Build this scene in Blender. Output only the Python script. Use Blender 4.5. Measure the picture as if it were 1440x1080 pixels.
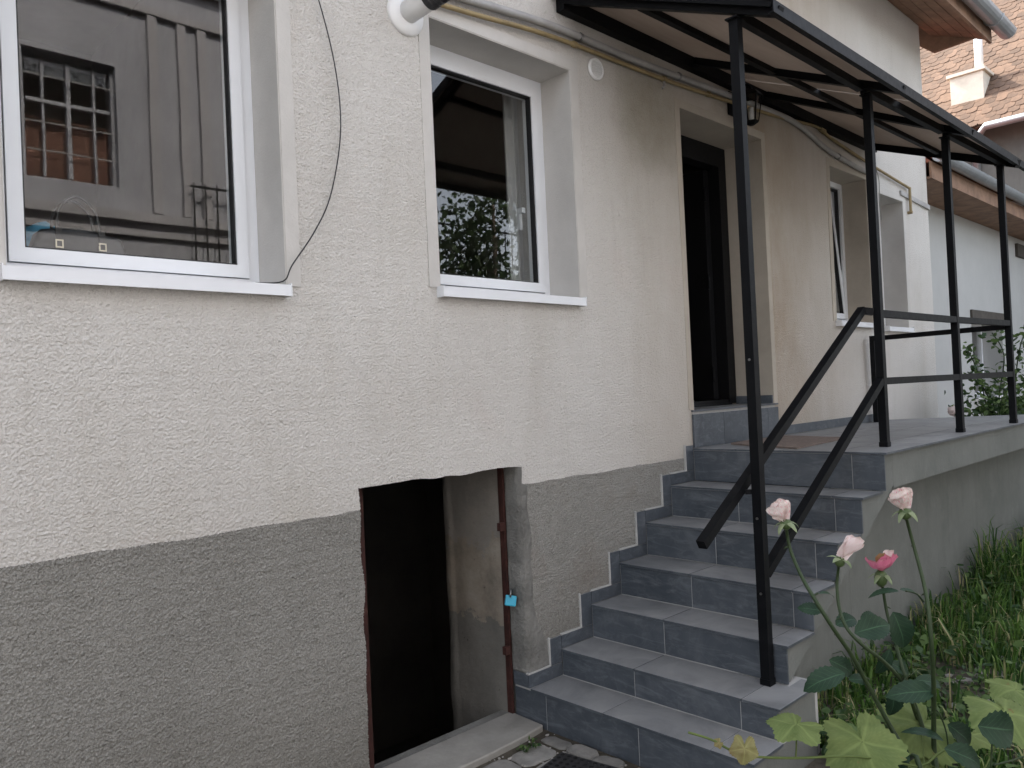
import bpy, bmesh, math, random
import numpy as np
from mathutils import Vector, Matrix, noise as mnoise
random.seed(7); rng = np.random.default_rng(7)
S = bpy.context.scene
for o in list(bpy.data.objects): bpy.data.objects.remove(o)
COL = S.collection
R = math.radians

# ------------------------------------------------------------------ camera
CP = Vector((0, -2.8, 1.65))
CD = Vector((0.69272, 0.72111, 0.01187)); CR = Vector((0.72078, -0.69166, -0.04571)); CU = Vector((0.02475, -0.04022, 0.99888))
cam = bpy.data.cameras.new('camera'); camo = bpy.data.objects.new('camera', cam); COL.objects.link(camo)
camo.matrix_world = Matrix((( CR.x, CU.x, -CD.x, CP.x), (CR.y, CU.y, -CD.y, CP.y), (CR.z, CU.z, -CD.z, CP.z), (0, 0, 0, 1)))
cam.sensor_width = 36; cam.lens = 1096 / 1440 * 36; cam.clip_start = .05; cam.clip_end = 400
S.camera = camo
def at(px, py, depth):                     # a point at a given distance in front of the viewer (used for the near plants)
    return CP + (CD + CR * ((px - 720) / 1096) + CU * ((540 - py) / 1096)) * depth

# ------------------------------------------------------------------ sky, sun, exposure
SUNV = Vector((-.06, .72, .69)).normalized()          # towards the sun, behind the house
w = bpy.data.worlds.new('World'); S.world = w; w.use_nodes = True
nt = w.node_tree; nt.nodes.clear()
sky = nt.nodes.new('ShaderNodeTexSky'); sky.sky_type = 'NISHITA'; sky.sun_disc = False
sky.sun_elevation = math.asin(SUNV.z); sky.sun_rotation = math.atan2(SUNV.x, SUNV.y) % (2 * math.pi)
sky.dust_density = 3.0; sky.air_density = 1.0; sky.ozone_density = 1.0
hs = nt.nodes.new('ShaderNodeHueSaturation'); hs.inputs['Saturation'].default_value = .38
bg = nt.nodes.new('ShaderNodeBackground'); bg.inputs['Strength'].default_value = .15
wo = nt.nodes.new('ShaderNodeOutputWorld')
nt.links.new(sky.outputs[0], hs.inputs['Color']); nt.links.new(hs.outputs[0], bg.inputs[0]); nt.links.new(bg.outputs[0], wo.inputs[0])
sl = bpy.data.lights.new('sun', 'SUN'); sl.energy = 2.0; sl.angle = R(.8); sl.color = (1, .93, .82)
so = bpy.data.objects.new('sun', sl); COL.objects.link(so); so.rotation_euler = SUNV.to_track_quat('Z', 'Y').to_euler()
so.location = SUNV * 40
S.view_settings.view_transform = 'Standard'; S.view_settings.look = 'None'; S.view_settings.gamma = 1
S.view_settings.exposure = 2.32
S.view_settings.use_curve_mapping = False
S.cycles.max_bounces = 6; S.cycles.diffuse_bounces = 4; S.cycles.glossy_bounces = 3; S.cycles.transparent_max_bounces = 8; S.cycles.caustics_reflective = False; S.cycles.caustics_refractive = False
S.render.resolution_x = 1024; S.render.resolution_y = 768

# ------------------------------------------------------------------ material helpers
MATS = {}
class NT:
    def __init__(s, name):
        m = bpy.data.materials.new(name); m.use_nodes = True; s.m = m; s.t = m.node_tree; s.t.nodes.clear(); MATS[name] = m
        s.out = s.n('ShaderNodeOutputMaterial')
    def n(s, typ, **kw):
        nd = s.t.nodes.new(typ)
        for k, v in kw.items(): setattr(nd, k, v)
        return nd
    def l(s, a, b): s.t.links.new(a, b)
    def coord(s): return s.n('ShaderNodeTexCoord').outputs['Object']
    def noise(s, scale, detail=4, rough=.55, vec=None, dist=0, stretch=None):
        nd = s.n('ShaderNodeTexNoise'); nd.inputs['Scale'].default_value = scale; nd.inputs['Detail'].default_value = detail
        nd.inputs['Roughness'].default_value = rough; nd.inputs['Distortion'].default_value = dist
        v = vec or s.coord()
        if stretch:
            mp = s.n('ShaderNodeMapping'); mp.inputs['Scale'].default_value = stretch; s.l(v, mp.inputs[0]); v = mp.outputs[0]
        s.l(v, nd.inputs['Vector']); return nd.outputs['Fac']
    def ramp(s, fac, stops):
        nd = s.n('ShaderNodeValToRGB'); els = nd.color_ramp.elements
        while len(els) < len(stops): els.new(.5)
        for e, (p, c) in zip(els, stops):
            e.position = p; e.color = (*c, 1) if len(c) == 3 else c
        s.l(fac, nd.inputs[0]); return nd.outputs['Color']
    def mix(s, fac, a, b, mode='MIX'):
        nd = s.n('ShaderNodeMix', data_type='RGBA', blend_type=mode)
        for i, v in ((0, fac), (6, a), (7, b)):
            if isinstance(v, (int, float)): nd.inputs[i].default_value = v
            elif isinstance(v, tuple): nd.inputs[i].default_value = (*v, 1)
            else: s.l(v, nd.inputs[i])
        return nd.outputs[2]
    def math(s, op, a, b=0, clamp=False):
        nd = s.n('ShaderNodeMath', operation=op, use_clamp=clamp)
        for i, v in ((0, a), (1, b)):
            if isinstance(v, (int, float)): nd.inputs[i].default_value = v
            else: s.l(v, nd.inputs[i])
        return nd.outputs[0]
    def bump(s, h, strength=.5, dist=.01, prev=None):
        nd = s.n('ShaderNodeBump'); nd.inputs['Strength'].default_value = strength; nd.inputs['Distance'].default_value = dist
        s.l(h, nd.inputs['Height'])
        if prev: s.l(prev, nd.inputs['Normal'])
        return nd.outputs[0]
    def principled(s, color, rough=.6, normal=None, metal=0, spec=.5, **kw):
        p = s.n('ShaderNodeBsdfPrincipled')
        for k, v in (('Base Color', color), ('Roughness', rough)):
            if isinstance(v, tuple): p.inputs[k].default_value = (*v, 1)
            elif isinstance(v, (int, float)): p.inputs[k].default_value = v
            else: s.l(v, p.inputs[k])
        p.inputs['Metallic'].default_value = metal; p.inputs['Specular IOR Level'].default_value = spec
        for k, v in kw.items(): p.inputs[k].default_value = v
        if normal: s.l(normal, p.inputs['Normal'])
        s.l(p.outputs[0], s.out.inputs[0]); return p

def simple(name, c, rough=.6, var=.15, vs=6, bs=60, bstr=.15, bd=.003, metal=0, spec=.5, rnd=0.0):
    """colour with two scales of mottling, fine relief and, where asked, a tint per object"""
    t = NT(name)
    f = t.noise(vs, 6, .6); g = t.noise(vs * 9, 4, .6)
    a = tuple(v * (1 - var) for v in c); b = tuple(min(1, v * (1 + var)) for v in c)
    col = t.ramp(f, [(.3, a), (.7, b)])
    col = t.mix(t.math('MULTIPLY', g, .35), col, tuple(v * (1 - var * 1.6) if var < .6 else v * .3 for v in c))
    if rnd:
        oi = t.n('ShaderNodeObjectInfo')
        hsv = t.n('ShaderNodeHueSaturation'); t.l(col, hsv.inputs['Color'])
        t.l(t.math('ADD', t.math('MULTIPLY', oi.outputs['Random'], rnd * 2), 1 - rnd), hsv.inputs['Value'])
        col = hsv.outputs[0]
    rr = t.math('ADD', t.math('MULTIPLY', g, .2), rough - .1)
    t.principled(col, rr, t.bump(t.noise(bs, 5, .6), bstr, bd), metal, spec)
    return t.m

# roughcast of the house, cream above, grey on the plinth
def roughcast(name, c1, c2, scale, bstr, stain=True):
    t = NT(name); co = t.coord()
    h = t.noise(scale * .8, 2, .6)
    col = t.ramp(t.noise(1.3, 5, .6), [(.3, c1), (.7, c2)])
    gr = t.noise(230, 1, .5)
    col = t.mix(t.math('MULTIPLY', t.ramp(gr, [(.56, (0, 0, 0)), (.68, (1, 1, 1))]), .22 if stain else .55), col, tuple(x * (.62 if stain else .42) for x in c1))
    col = t.mix(t.math('MULTIPLY', t.ramp(gr, [(.34, (1, 1, 1)), (.45, (0, 0, 0))]), .22 if stain else .45), col, tuple(min(.8, x * (1.22 if stain else 1.9)) for x in c1))
    if stain:
        # rain streaks and grime, with their own shape
        st = t.ramp(t.noise(1.0, 6, .65, stretch=(2.2, 1, .55)), [(.52, (0, 0, 0)), (.74, (1, 1, 1))])
        col = t.mix(t.math('MULTIPLY', st, .30), col, tuple(x * y for x, y in zip(c1, (.66, .62, .52))))
        # greenish run-off stain below the pipes, left of the door
        sp = t.n('ShaderNodeSeparateXYZ'); t.l(co, sp.inputs[0])
        dx = t.math('DIVIDE', t.math('SUBTRACT', sp.outputs[0], 3.98), .42); dz = t.math('DIVIDE', t.math('SUBTRACT', sp.outputs[2], 3.33), .42)
        rr = t.math('ADD', t.math('MULTIPLY', dx, dx), t.math('MULTIPLY', dz, dz))
        blob = t.math('SUBTRACT', 1.25, t.math('ADD', t.math('MULTIPLY', rr, .8), t.math('MULTIPLY', t.noise(7, 5, .7), .9)), True)
        col = t.mix(t.math('MULTIPLY', blob, .75, True), col, (.20, .185, .12))
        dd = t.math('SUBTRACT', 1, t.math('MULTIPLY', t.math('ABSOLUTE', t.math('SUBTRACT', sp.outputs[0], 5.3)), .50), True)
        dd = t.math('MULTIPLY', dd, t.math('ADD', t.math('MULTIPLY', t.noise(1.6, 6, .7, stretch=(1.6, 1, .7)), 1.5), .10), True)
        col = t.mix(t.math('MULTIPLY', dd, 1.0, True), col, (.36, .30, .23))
        sk = t.ramp(t.noise(2.0, 5, .7, stretch=(7, 1, .5)), [(.56, (0, 0, 0)), (.70, (1, 1, 1))])
        col = t.mix(t.math('MULTIPLY', sk, .14), col, (.33, .30, .25))
        pk = t.ramp(t.noise(2.3, 3, .5), [(.62, (0, 0, 0)), (.75, (1, 1, 1))])
        col = t.mix(t.math('MULTIPLY', pk, .16), col, (.56, .45, .41))
    if not stain:
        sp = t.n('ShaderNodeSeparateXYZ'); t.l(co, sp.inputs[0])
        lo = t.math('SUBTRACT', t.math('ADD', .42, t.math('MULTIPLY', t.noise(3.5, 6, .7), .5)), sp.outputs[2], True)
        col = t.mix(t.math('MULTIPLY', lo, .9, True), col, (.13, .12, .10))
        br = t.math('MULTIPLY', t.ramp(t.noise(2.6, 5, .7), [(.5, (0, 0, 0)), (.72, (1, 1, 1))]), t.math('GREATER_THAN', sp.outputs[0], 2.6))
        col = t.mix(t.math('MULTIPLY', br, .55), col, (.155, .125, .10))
    t.principled(col, .92, t.bump(h, bstr, .008), 0, .2)
    return t.m
CREAM = (.60, .555, .505)
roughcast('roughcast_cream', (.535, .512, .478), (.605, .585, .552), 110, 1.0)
roughcast('roughcast_grey', (.225, .22, .202), (.29, .284, .262), 95, 1.0, False)
simple('plaster_smooth', (.545, .525, .492), .9, .10, 3, 110, .45, .003)
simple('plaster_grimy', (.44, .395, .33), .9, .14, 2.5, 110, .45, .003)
simple('plaster_white', (.66, .655, .64), .85, .06, 2, 90, .2, .002)
simple('neighbour_render', (.43, .432, .42), .9, .07, 1.2, 120, .3, .003)
def cement():
    t = NT('cement_render')
    col = t.ramp(t.noise(2.0, 6, .65), [(.3, (.135, .143, .132)), (.7, (.185, .192, .178))])
    col = t.mix(t.math('MULTIPLY', t.ramp(t.noise(2.2, 6, .7, stretch=(5, 5, .5)), [(.48, (0, 0, 0)), (.72, (1, 1, 1))]), .35), col, (.105, .11, .098))
    col = t.mix(t.math('MULTIPLY', t.ramp(t.noise(5, 6, .7), [(.55, (0, 0, 0)), (.75, (1, 1, 1))]), .3), col, (.26, .265, .25))
    t.principled(col, .85, t.bump(t.noise(38, 6, .7), .5, .006), 0, .25)
cement()
simple('cement_patch', (.19, .186, .17), .9, .35, 5, 42, 1.0, .014)
simple('concrete_slab', (.30, .285, .255), .9, .25, 4, 70, .5, .004)
simple('pvc_white', (.76, .78, .80), .32, .03, 2, 40, .02, .001)
simple('sill_metal', (.74, .755, .775), .35, .04, 3, 60, .03, .001)
simple('gasket', (.012, .012, .013), .6, .1)
simple('interior', (.16, .145, .13), .9, .2, 2, 40, .1)
simple('dark_door', (.006, .0062, .007), .5, .2, 5, 80, .1, .001, spec=.2)
simple('hinge_metal', (.25, .25, .25), .35, .1, metal=1)
simple('conduit_grey', (.36, .35, .34), .5, .18, 8, 90, .1, .001)
simple('gas_yellow', (.30, .225, .11), .6, .3, 7, 60, .25, .002)
simple('cable_black', (.015, .015, .015), .5, .1)
simple('plastic_white', (.78, .78, .77), .35, .05, 4)
simple('plastic_black', (.018, .018, .02), .4, .1, 4)
simple('cobble', (.235, .225, .205), .85, .3, 12, 50, .7, .006, rnd=.2)
simple('rubber', (.018, .018, .019), .6, .2, 20, 90, .3, .002)
simple('coir', (.23, .175, .145), .95, .3, 40, 300, .9, .006)
simple('wood_soffit', (.27, .165, .11), .8, .35, 6, 60, .4, .004)
simple('wood_dark', (.075, .065, .055), .8, .35, 6, 60, .4, .004)
simple('zinc', (.36, .38, .40), .42, .15, 5, 60, .1, .002, metal=.5)
simple('roof_tile_orange', (.125, .075, .048), .9, .4, 5, 80, .4, .004, rnd=.28)
simple('roof_tile_red', (.36, .13, .085), .85, .3, 5, 80, .3, .004, rnd=.22)
simple('chimney_plaster', (.68, .62, .52), .9, .2, 3, 40, .5, .006)
simple('old_facade', (.40, .40, .425), .9, .2, 1.1, 40, .3, .004)
simple('facade_moulding', (.41, .395, .40), .9, .15, 2, 40, .3, .004)
simple('curtain_red', (.30, .15, .11), .9, .3, 5)
simple('curtain_white', (.68, .68, .67), .9, .05, 4, 120, .2, .002)
simple('leather', (.008, .008, .009), .4, .2, 12, 90, .35, .002)
simple('bag_blue', (.07, .33, .50), .4, .2, 14, 40, .5, .006)
simple('brass', (.55, .5, .4), .3, .1, metal=1)
simple('padlock_blue', (.035, .36, .52), .35, .05)
simple('bark', (.10, .075, .055), .9, .3, 10, 40, .7, .01)
simple('pebble', (.33, .31, .28), .9, .3, 8, 40, .5, .004, rnd=.2)
simple('grout', (.42, .415, .40), .9, .1, 20, 90, .3, .002)

def black_steel():
    t = NT('black_steel'); f = t.noise(30, 4, .6)
    col = t.ramp(t.noise(16, 6, .7), [(.2, (.003, .0034, .0042)), (.76, (.0055, .006, .0075)), (.80, (.05, .055, .06))])
    t.principled(col, t.math('ADD', t.math('MULTIPLY', f, .2), .42), t.bump(t.noise(40, 3), .06, .002), 0, .13)
black_steel()
def rust_steel():
    t = NT('rust_steel')
    col = t.ramp(t.noise(14, 6, .7), [(.3, (.025, .011, .009)), (.6, (.055, .020, .016)), (.8, (.11, .06, .045))])
    t.principled(col, .8, t.bump(t.noise(60, 5), .5, .003), 0, .3)
rust_steel()
def slate_tile():
    t = NT('slate_tile'); oi = t.n('ShaderNodeObjectInfo')
    co = t.coord(); ad = t.n('ShaderNodeVectorMath', operation='ADD'); sc = t.n('ShaderNodeVectorMath', operation='SCALE')
    cmb = t.n('ShaderNodeCombineXYZ')
    for i in range(3): t.l(oi.outputs['Random'], cmb.inputs[i])
    t.l(cmb.outputs[0], sc.inputs[0]); sc.inputs['Scale'].default_value = 31.7
    t.l(co, ad.inputs[0]); t.l(sc.outputs[0], ad.inputs[1]); v = ad.outputs[0]
    a = t.noise(3.2, 7, .66, v, .8); b = t.noise(9, 6, .7, v, 1.5, (1, .5, 2.2)); c = t.noise(60, 4, .6, v)
    col = t.ramp(a, [(.3, (.042, .051, .062)), (.55, (.070, .081, .095)), (.72, (.108, .118, .132))])
    col = t.mix(t.math('MULTIPLY', t.ramp(b, [(.50, (0, 0, 0)), (.74, (1, 1, 1))]), .55), col, (.185, .20, .22))
    vn = t.ramp(t.noise(2.4, 3, .5, v, 2.5), [(.485, (0, 0, 0)), (.5, (1, 1, 1)), (.515, (0, 0, 0))])
    col = t.mix(t.math('MULTIPLY', vn, .10), col, (.22, .23, .24))
    # upward faces mottled paler: sky light on the treads painted into the colour
    ge = t.n('ShaderNodeNewGeometry'); sp = t.n('ShaderNodeSeparateXYZ'); t.l(ge.outputs['Normal'], sp.inputs[0])
    up = t.math('MULTIPLY', t.math('GREATER_THAN', sp.outputs[2], .7), t.math('MULTIPLY', a, 1.25, True))
    col = t.mix(up, col, (.30, .298, .292))
    t.principled(col, t.math('ADD', t.math('MULTIPLY', b, .3), .32), t.bump(c, .12, .002), 0, .45)
slate_tile()
def glass():
    t = NT('glass'); fr = t.n('ShaderNodeFresnel'); fr.inputs['IOR'].default_value = 1.52
    ge = t.n('ShaderNodeNewGeometry')
    f = t.math('MULTIPLY', t.math('MULTIPLY', fr.outputs[0], 2.1, True), t.math('SUBTRACT', 1, ge.outputs['Backfacing']))
    tr = t.n('ShaderNodeBsdfTransparent'); tr.inputs[0].default_value = (.93, .94, .935, 1)
    gl = t.n('ShaderNodeBsdfGlossy'); gl.inputs['Roughness'].default_value = .012
    wv = t.bump(t.noise(1.6, 2), .008, .05); t.l(wv, gl.inputs['Normal'])
    m = t.n('ShaderNodeMixShader'); t.l(f, m.inputs[0]); t.l(tr.outputs[0], m.inputs[1]); t.l(gl.outputs[0], m.inputs[2]); t.l(m.outputs[0], t.out.inputs[0])
glass()
def polycarb():
    t = NT('bronze_panel')
    col = t.ramp(t.noise(1.6, 6, .65, stretch=(.6, 2.2, 1)), [(.3, (.38, .32, .27)), (.7, (.50, .43, .37))])
    d = t.n('ShaderNodeBsdfDiffuse'); t.l(col, d.inputs[0]); tl = t.n('ShaderNodeBsdfTranslucent'); t.l(col, tl.inputs[0])
    m = t.n('ShaderNodeMixShader'); m.inputs[0].default_value = .5; t.l(d.outputs[0], m.inputs[1]); t.l(tl.outputs[0], m.inputs[2])
    g = t.n('ShaderNodeBsdfGlossy'); g.inputs['Roughness'].default_value = .25; m2 = t.n('ShaderNodeMixShader'); m2.inputs[0].default_value = .06
    t.l(m.outputs[0], m2.inputs[1]); t.l(g.outputs[0], m2.inputs[2]); t.l(m2.outputs[0], t.out.inputs[0])
polycarb()
def leafmat(name, c, c2, rough=.45, tl=.3, attr=None, spec=.4, vein=None, straw=None):
    t = NT(name)
    if attr:
        a = t.n('ShaderNodeAttribute', attribute_name=attr); f = a.outputs['Fac']
    else: f = t.noise(18, 5, .65)
    col = t.ramp(f, [(.25, c), (.8, c2)] + ([(.93, straw)] if straw else []))
    if vein == 'uv':
        uv = t.n('ShaderNodeSeparateXYZ'); t.l(t.n('ShaderNodeTexCoord').outputs['UV'], uv.inputs[0])
        ax = t.math('ABSOLUTE', t.math('SUBTRACT', uv.outputs[0], .5))
        rib = t.math('LESS_THAN', ax, .022)
        sv = t.math('LESS_THAN', t.math('FRACT', t.math('MULTIPLY', t.math('SUBTRACT', uv.outputs[1], t.math('MULTIPLY', ax, .55)), 7.5)), .09)
        col = t.mix(t.math('MULTIPLY', t.math('MAXIMUM', rib, t.math('MULTIPLY', sv, .45)), .6), col, tuple(x * 2.4 for x in c2))
    if vein == 'attr':
        va = t.n('ShaderNodeAttribute', attribute_name='vein')
        col = t.mix(t.math('MULTIPLY', va.outputs['Fac'], .30), col, tuple(min(1, x * 1.7) for x in c2))
        col = t.mix(t.ramp(t.noise(30, 5, .7), [(.64, (0, 0, 0)), (.70, (1, 1, 1))]), col, (.19, .13, .055))
    p = t.principled(col, rough, t.bump(t.noise(70, 3), .25, .002), 0, spec)
    x = t.n('ShaderNodeBsdfTranslucent'); t.l(col, x.inputs[0]); m = t.n('ShaderNodeMixShader'); m.inputs[0].default_value = tl
    t.l(p.outputs[0], m.inputs[1]); t.l(x.outputs[0], m.inputs[2]); t.l(m.outputs[0], t.out.inputs[0])
leafmat('rose_leaf', (.010, .028, .016), (.026, .055, .030), .5, .10, spec=.2, vein='uv')
leafmat('vine_leaf', (.10, .145, .045), (.19, .24, .085), .65, .35, spec=.2, vein='attr')
leafmat('vine_leaf_dry', (.16, .11, .045), (.25, .25, .10), .7, .35, vein='attr')
leafmat('rose_stem', (.018, .034, .014), (.04, .06, .025), .5, .0, spec=.25)
leafmat('rose_hip', (.05, .085, .03), (.09, .13, .045), .45, .05)
leafmat('sepal', (.13, .19, .09), (.33, .36, .22), .6, .25)
leafmat('dry_sepal', (.20, .11, .045), (.36, .22, .10), .7, .25)
leafmat('grass_blade', (.028, .080, .014), (.14, .25, .05), .55, .4, 'tint', straw=(.34, .31, .16))
leafmat('weed_leaf', (.026, .060, .018), (.11, .175, .055), .55, .35, 'tint')
leafmat('tree_leaf', (.016, .036, .013), (.06, .10, .032), .55, .25, 'tint')
def petal(name, base, streak, amt):
    t = NT(name); co = t.n('ShaderNodeTexCoord').outputs['UV']
    n1 = t.noise(7, 5, .7, co, .6, (3.2, .7, 1))
    col = t.mix(t.math('MULTIPLY', t.ramp(n1, [(.53, (0, 0, 0)), (.64, (1, 1, 1))]), amt), base, streak)
    sv_ = t.n('ShaderNodeSeparateXYZ'); t.l(co, sv_.inputs[0])
    col = t.mix(t.math('MULTIPLY', t.math('SUBTRACT', t.math('ADD', sv_.outputs[1], t.math('MULTIPLY', t.noise(6, 4, .7, co), .3)), 1.03, True), 3.0, True), col, (.30, .17, .08))
    col = t.mix(t.math('MULTIPLY', t.ramp(t.noise(5, 3, .5, co), [(.6, (0, 0, 0)), (.72, (1, 1, 1))]), .3), col, (.45, .33, .20))
    p = t.principled(col, .6, t.bump(t.noise(20, 4, .6, co, 0, (3, 1, 1)), .4, .002), 0, .3)
    x = t.n('ShaderNodeBsdfTranslucent'); t.l(col, x.inputs[0]); m = t.n('ShaderNodeMixShader'); m.inputs[0].default_value = .3
    t.l(p.outputs[0], m.inputs[1]); t.l(x.outputs[0], m.inputs[2]); t.l(m.outputs[0], t.out.inputs[0])
petal('petal_white', (.82, .74, .70), (.70, .15, .24), .9)
petal('petal_pale', (.80, .68, .66), (.74, .42, .46), .5)
petal('petal_pink', (.68, .20, .32), (.74, .36, .42), .6)
def cellar_plaster():
    t = NT('cellar_plaster'); co = t.coord()
    a = t.noise(3.2, 6, .68)
    col = t.ramp(a, [(.3, (.16, .145, .12)), (.5, (.27, .235, .19)), (.7, (.36, .33, .28))])
    sp = t.n('ShaderNodeSeparateXYZ'); t.l(co, sp.inputs[0])
    e = t.math('GREATER_THAN', t.math('ADD', t.math('MULTIPLY', t.noise(9, 6, .7), .3), .33), sp.outputs[2])
    col = t.mix(t.math('MULTIPLY', e, .75), col, (.135, .135, .125))
    e2 = t.math('GREATER_THAN', sp.outputs[2], t.math('ADD', t.math('MULTIPLY', t.noise(6, 6, .7), .5), .62))
    col = t.mix(t.math('MULTIPLY', e2, .6), col, (.25, .24, .225))
    col = t.mix(t.ramp(t.noise(24, 5, .7), [(.66, (0, 0, 0)), (.72, (1, 1, 1))]), col, (.06, .05, .04))
    t.principled(col, .9, t.bump(t.noise(22, 6, .65), .6, .01), 0, .2)
cellar_plaster()
def earth():
    t = NT('earth')
    col = t.ramp(t.noise(3, 7, .7), [(.3, (.045, .038, .028)), (.6, (.10, .088, .068)), (.8, (.16, .145, .12))])
    t.principled(col, .95, t.bump(t.noise(30, 6, .7), .8, .02), 0, .2)
earth()

# ------------------------------------------------------------------ geometry helpers
def newobj(name, me, mat, parent=None, smooth=False):
    o = bpy.data.objects.new(name, me); COL.objects.link(o)
    if mat: me.materials.append(MATS[mat])
    if smooth: me.polygons.foreach_set('use_smooth', [True] * len(me.polygons))
    if parent is not None: attach(o, parent)
    return o
def worldloc(p):
    v = Vector(p.location)
    while p.parent is not None: p = p.parent; v = v + p.location
    return v
def attach(o, p):                          # parts keep their world placement
    o.parent = p; o.location = Vector(o.location) - worldloc(p)
def obj(name, bm, mat, parent=None, smooth=False, bevel=0, seg=1):
    if bevel:
        es = [e for e in bm.edges if len(e.link_faces) == 2 and e.calc_face_angle(0) > .6]
        bmesh.ops.bevel(bm, geom=es, offset=bevel, segments=seg, affect='EDGES', profile=.6, clamp_overlap=True)
    me = bpy.data.meshes.new(name); bm.to_mesh(me); bm.free()
    return newobj(name, me, mat, parent, smooth)
def npobj(name, V, F, mat, parent=None, smooth=False):
    me = bpy.data.meshes.new(name); me.from_pydata([tuple(v) for v in V], [], [tuple(f) for f in F]); me.update()
    return newobj(name, me, mat, parent, smooth)
def tag(o, label=None, cat=None, group=None, kind=None):
    if label: o['label'] = label
    if cat: o['category'] = cat
    if group: o['group'] = group
    if kind: o['kind'] = kind
    return o
def thing(name, label, cat, loc=(0, 0, 0), group=None):
    o = bpy.data.objects.new(name, None); COL.objects.link(o); o.location = loc; o.empty_display_size = .1
    return tag(o, label, cat, group)
def B(): return bmesh.new()
def box(bm, x0, x1, y0, y1, z0, z1):
    vs = [bm.verts.new(p) for p in ((x0, y0, z0), (x1, y0, z0), (x1, y1, z0), (x0, y1, z0), (x0, y0, z1), (x1, y0, z1), (x1, y1, z1), (x0, y1, z1))]
    for f in ((0, 3, 2, 1), (4, 5, 6, 7), (0, 1, 5, 4), (1, 2, 6, 5), (2, 3, 7, 6), (3, 0, 4, 7)): bm.faces.new([vs[i] for i in f])
    return bm
def bar(bm, p0, p1, wd, ht, up=(0, 0, 1)):
    p0 = Vector(p0); p1 = Vector(p1); d = (p1 - p0).normalized(); s = d.cross(Vector(up)).normalized(); u = s.cross(d)
    q = []
    for p in (p0, p1):
        for a, b in ((-1, -1), (1, -1), (1, 1), (-1, 1)): q.append(bm.verts.new(p + s * (a * wd / 2) + u * (b * ht / 2)))
    for f in ((0, 1, 2, 3), (7, 6, 5, 4), (0, 4, 5, 1), (1, 5, 6, 2), (2, 6, 7, 3), (3, 7, 4, 0)): bm.faces.new([q[i] for i in f])
    return bm
def tube(bm, pts, rad, n=8, cap=True):
    pts = [Vector(p) for p in pts]; rad = rad if isinstance(rad, (list, tuple)) else [rad] * len(pts)
    rings = []; ref = None
    for i, p in enumerate(pts):
        d = (pts[min(i + 1, len(pts) - 1)] - pts[max(i - 1, 0)]).normalized()
        if ref is None: ref = d.orthogonal().normalized()
        ref = (ref - d * ref.dot(d)).normalized(); b = d.cross(ref)
        rings.append([bm.verts.new(p + (ref * math.cos(2 * math.pi * k / n) + b * math.sin(2 * math.pi * k / n)) * rad[i]) for k in range(n)])
    for a, b in zip(rings, rings[1:]):
        for k in range(n): bm.faces.new((a[k], a[(k + 1) % n], b[(k + 1) % n], b[k]))
    if cap:
        bm.faces.new(rings[0][::-1]); bm.faces.new(rings[-1])
    return bm
def spline(pts, n=6):                       # Catmull-Rom through points
    pts = [Vector(p) for p in pts]; out = []
    for i in range(len(pts) - 1):
        p0 = pts[max(i - 1, 0)]; p1 = pts[i]; p2 = pts[i + 1]; p3 = pts[min(i + 2, len(pts) - 1)]
        for k in range(n):
            t = k / n
            out.append(.5 * ((2 * p1) + (p2 - p0) * t + (2 * p0 - 5 * p1 + 4 * p2 - p3) * t * t + (3 * p1 - p0 - 3 * p2 + p3) * t ** 3))
    out.append(pts[-1]); return out
def prism(bm, poly, axis, a, b):            # polygon in the two other axes, extruded along axis from a to b
    def P(u, v, w): return {'x': (w, u, v), 'y': (u, w, v), 'z': (u, v, w)}[axis]
    A = [bm.verts.new(P(u, v, a)) for u, v in poly]; Bv = [bm.verts.new(P(u, v, b)) for u, v in poly]
    n = len(poly); bm.faces.new(A); bm.faces.new(Bv[::-1])
    for i in range(n): bm.faces.new((A[i], Bv[i], Bv[(i + 1) % n], A[(i + 1) % n]))
    bmesh.ops.recalc_face_normals(bm, faces=bm.faces); return bm
def lathe(bm, prof, M, n=16):               # (radius, height) profile about local z, placed by matrix M
    rings = []
    for r, z in prof: rings.append([bm.verts.new(M @ Vector((r * math.cos(2 * math.pi * k / n), r * math.sin(2 * math.pi * k / n), z))) for k in range(n)])
    for a, b in zip(rings, rings[1:]):
        for k in range(n): bm.faces.new((a[k], a[(k + 1) % n], b[(k + 1) % n], b[k]))
    bm.faces.new(rings[0][::-1]); bm.faces.new(rings[-1]); return bm
def frame_of(zdir, loc):
    z = Vector(zdir).normalized(); return Matrix.Translation(Vector(loc)) @ z.to_track_quat('Z', 'Y').to_matrix().to_4x4()

# ------------------------------------------------------------------ ground
g = B(); vs = [g.verts.new(p) for p in ((-90, -90, 0), (110, -90, 0), (110, 110, 0), (-90, 110, 0))]; g.faces.new(vs)
# the sheet has an opening over the cellar so that the steps down stay open
g.free(); g = B()
def sheet_hole(bm, X, Y, hole, z):
    for i in range(len(X) - 1):
        for j in range(len(Y) - 1):
            if (i, j) == hole: continue
            bm.faces.new([bm.verts.new((x, y, z)) for x, y in ((X[i], Y[j]), (X[i + 1], Y[j]), (X[i + 1], Y[j + 1]), (X[i], Y[j + 1]))])
sheet_hole(g, [-90, .6, 4.6, 110], [-90, .16, 3.2, 110], (1, 1), 0)
bmesh.ops.remove_doubles(g, verts=g.verts, dist=1e-4)
tag(obj('ground', g, 'earth'), kind='structure')

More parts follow.
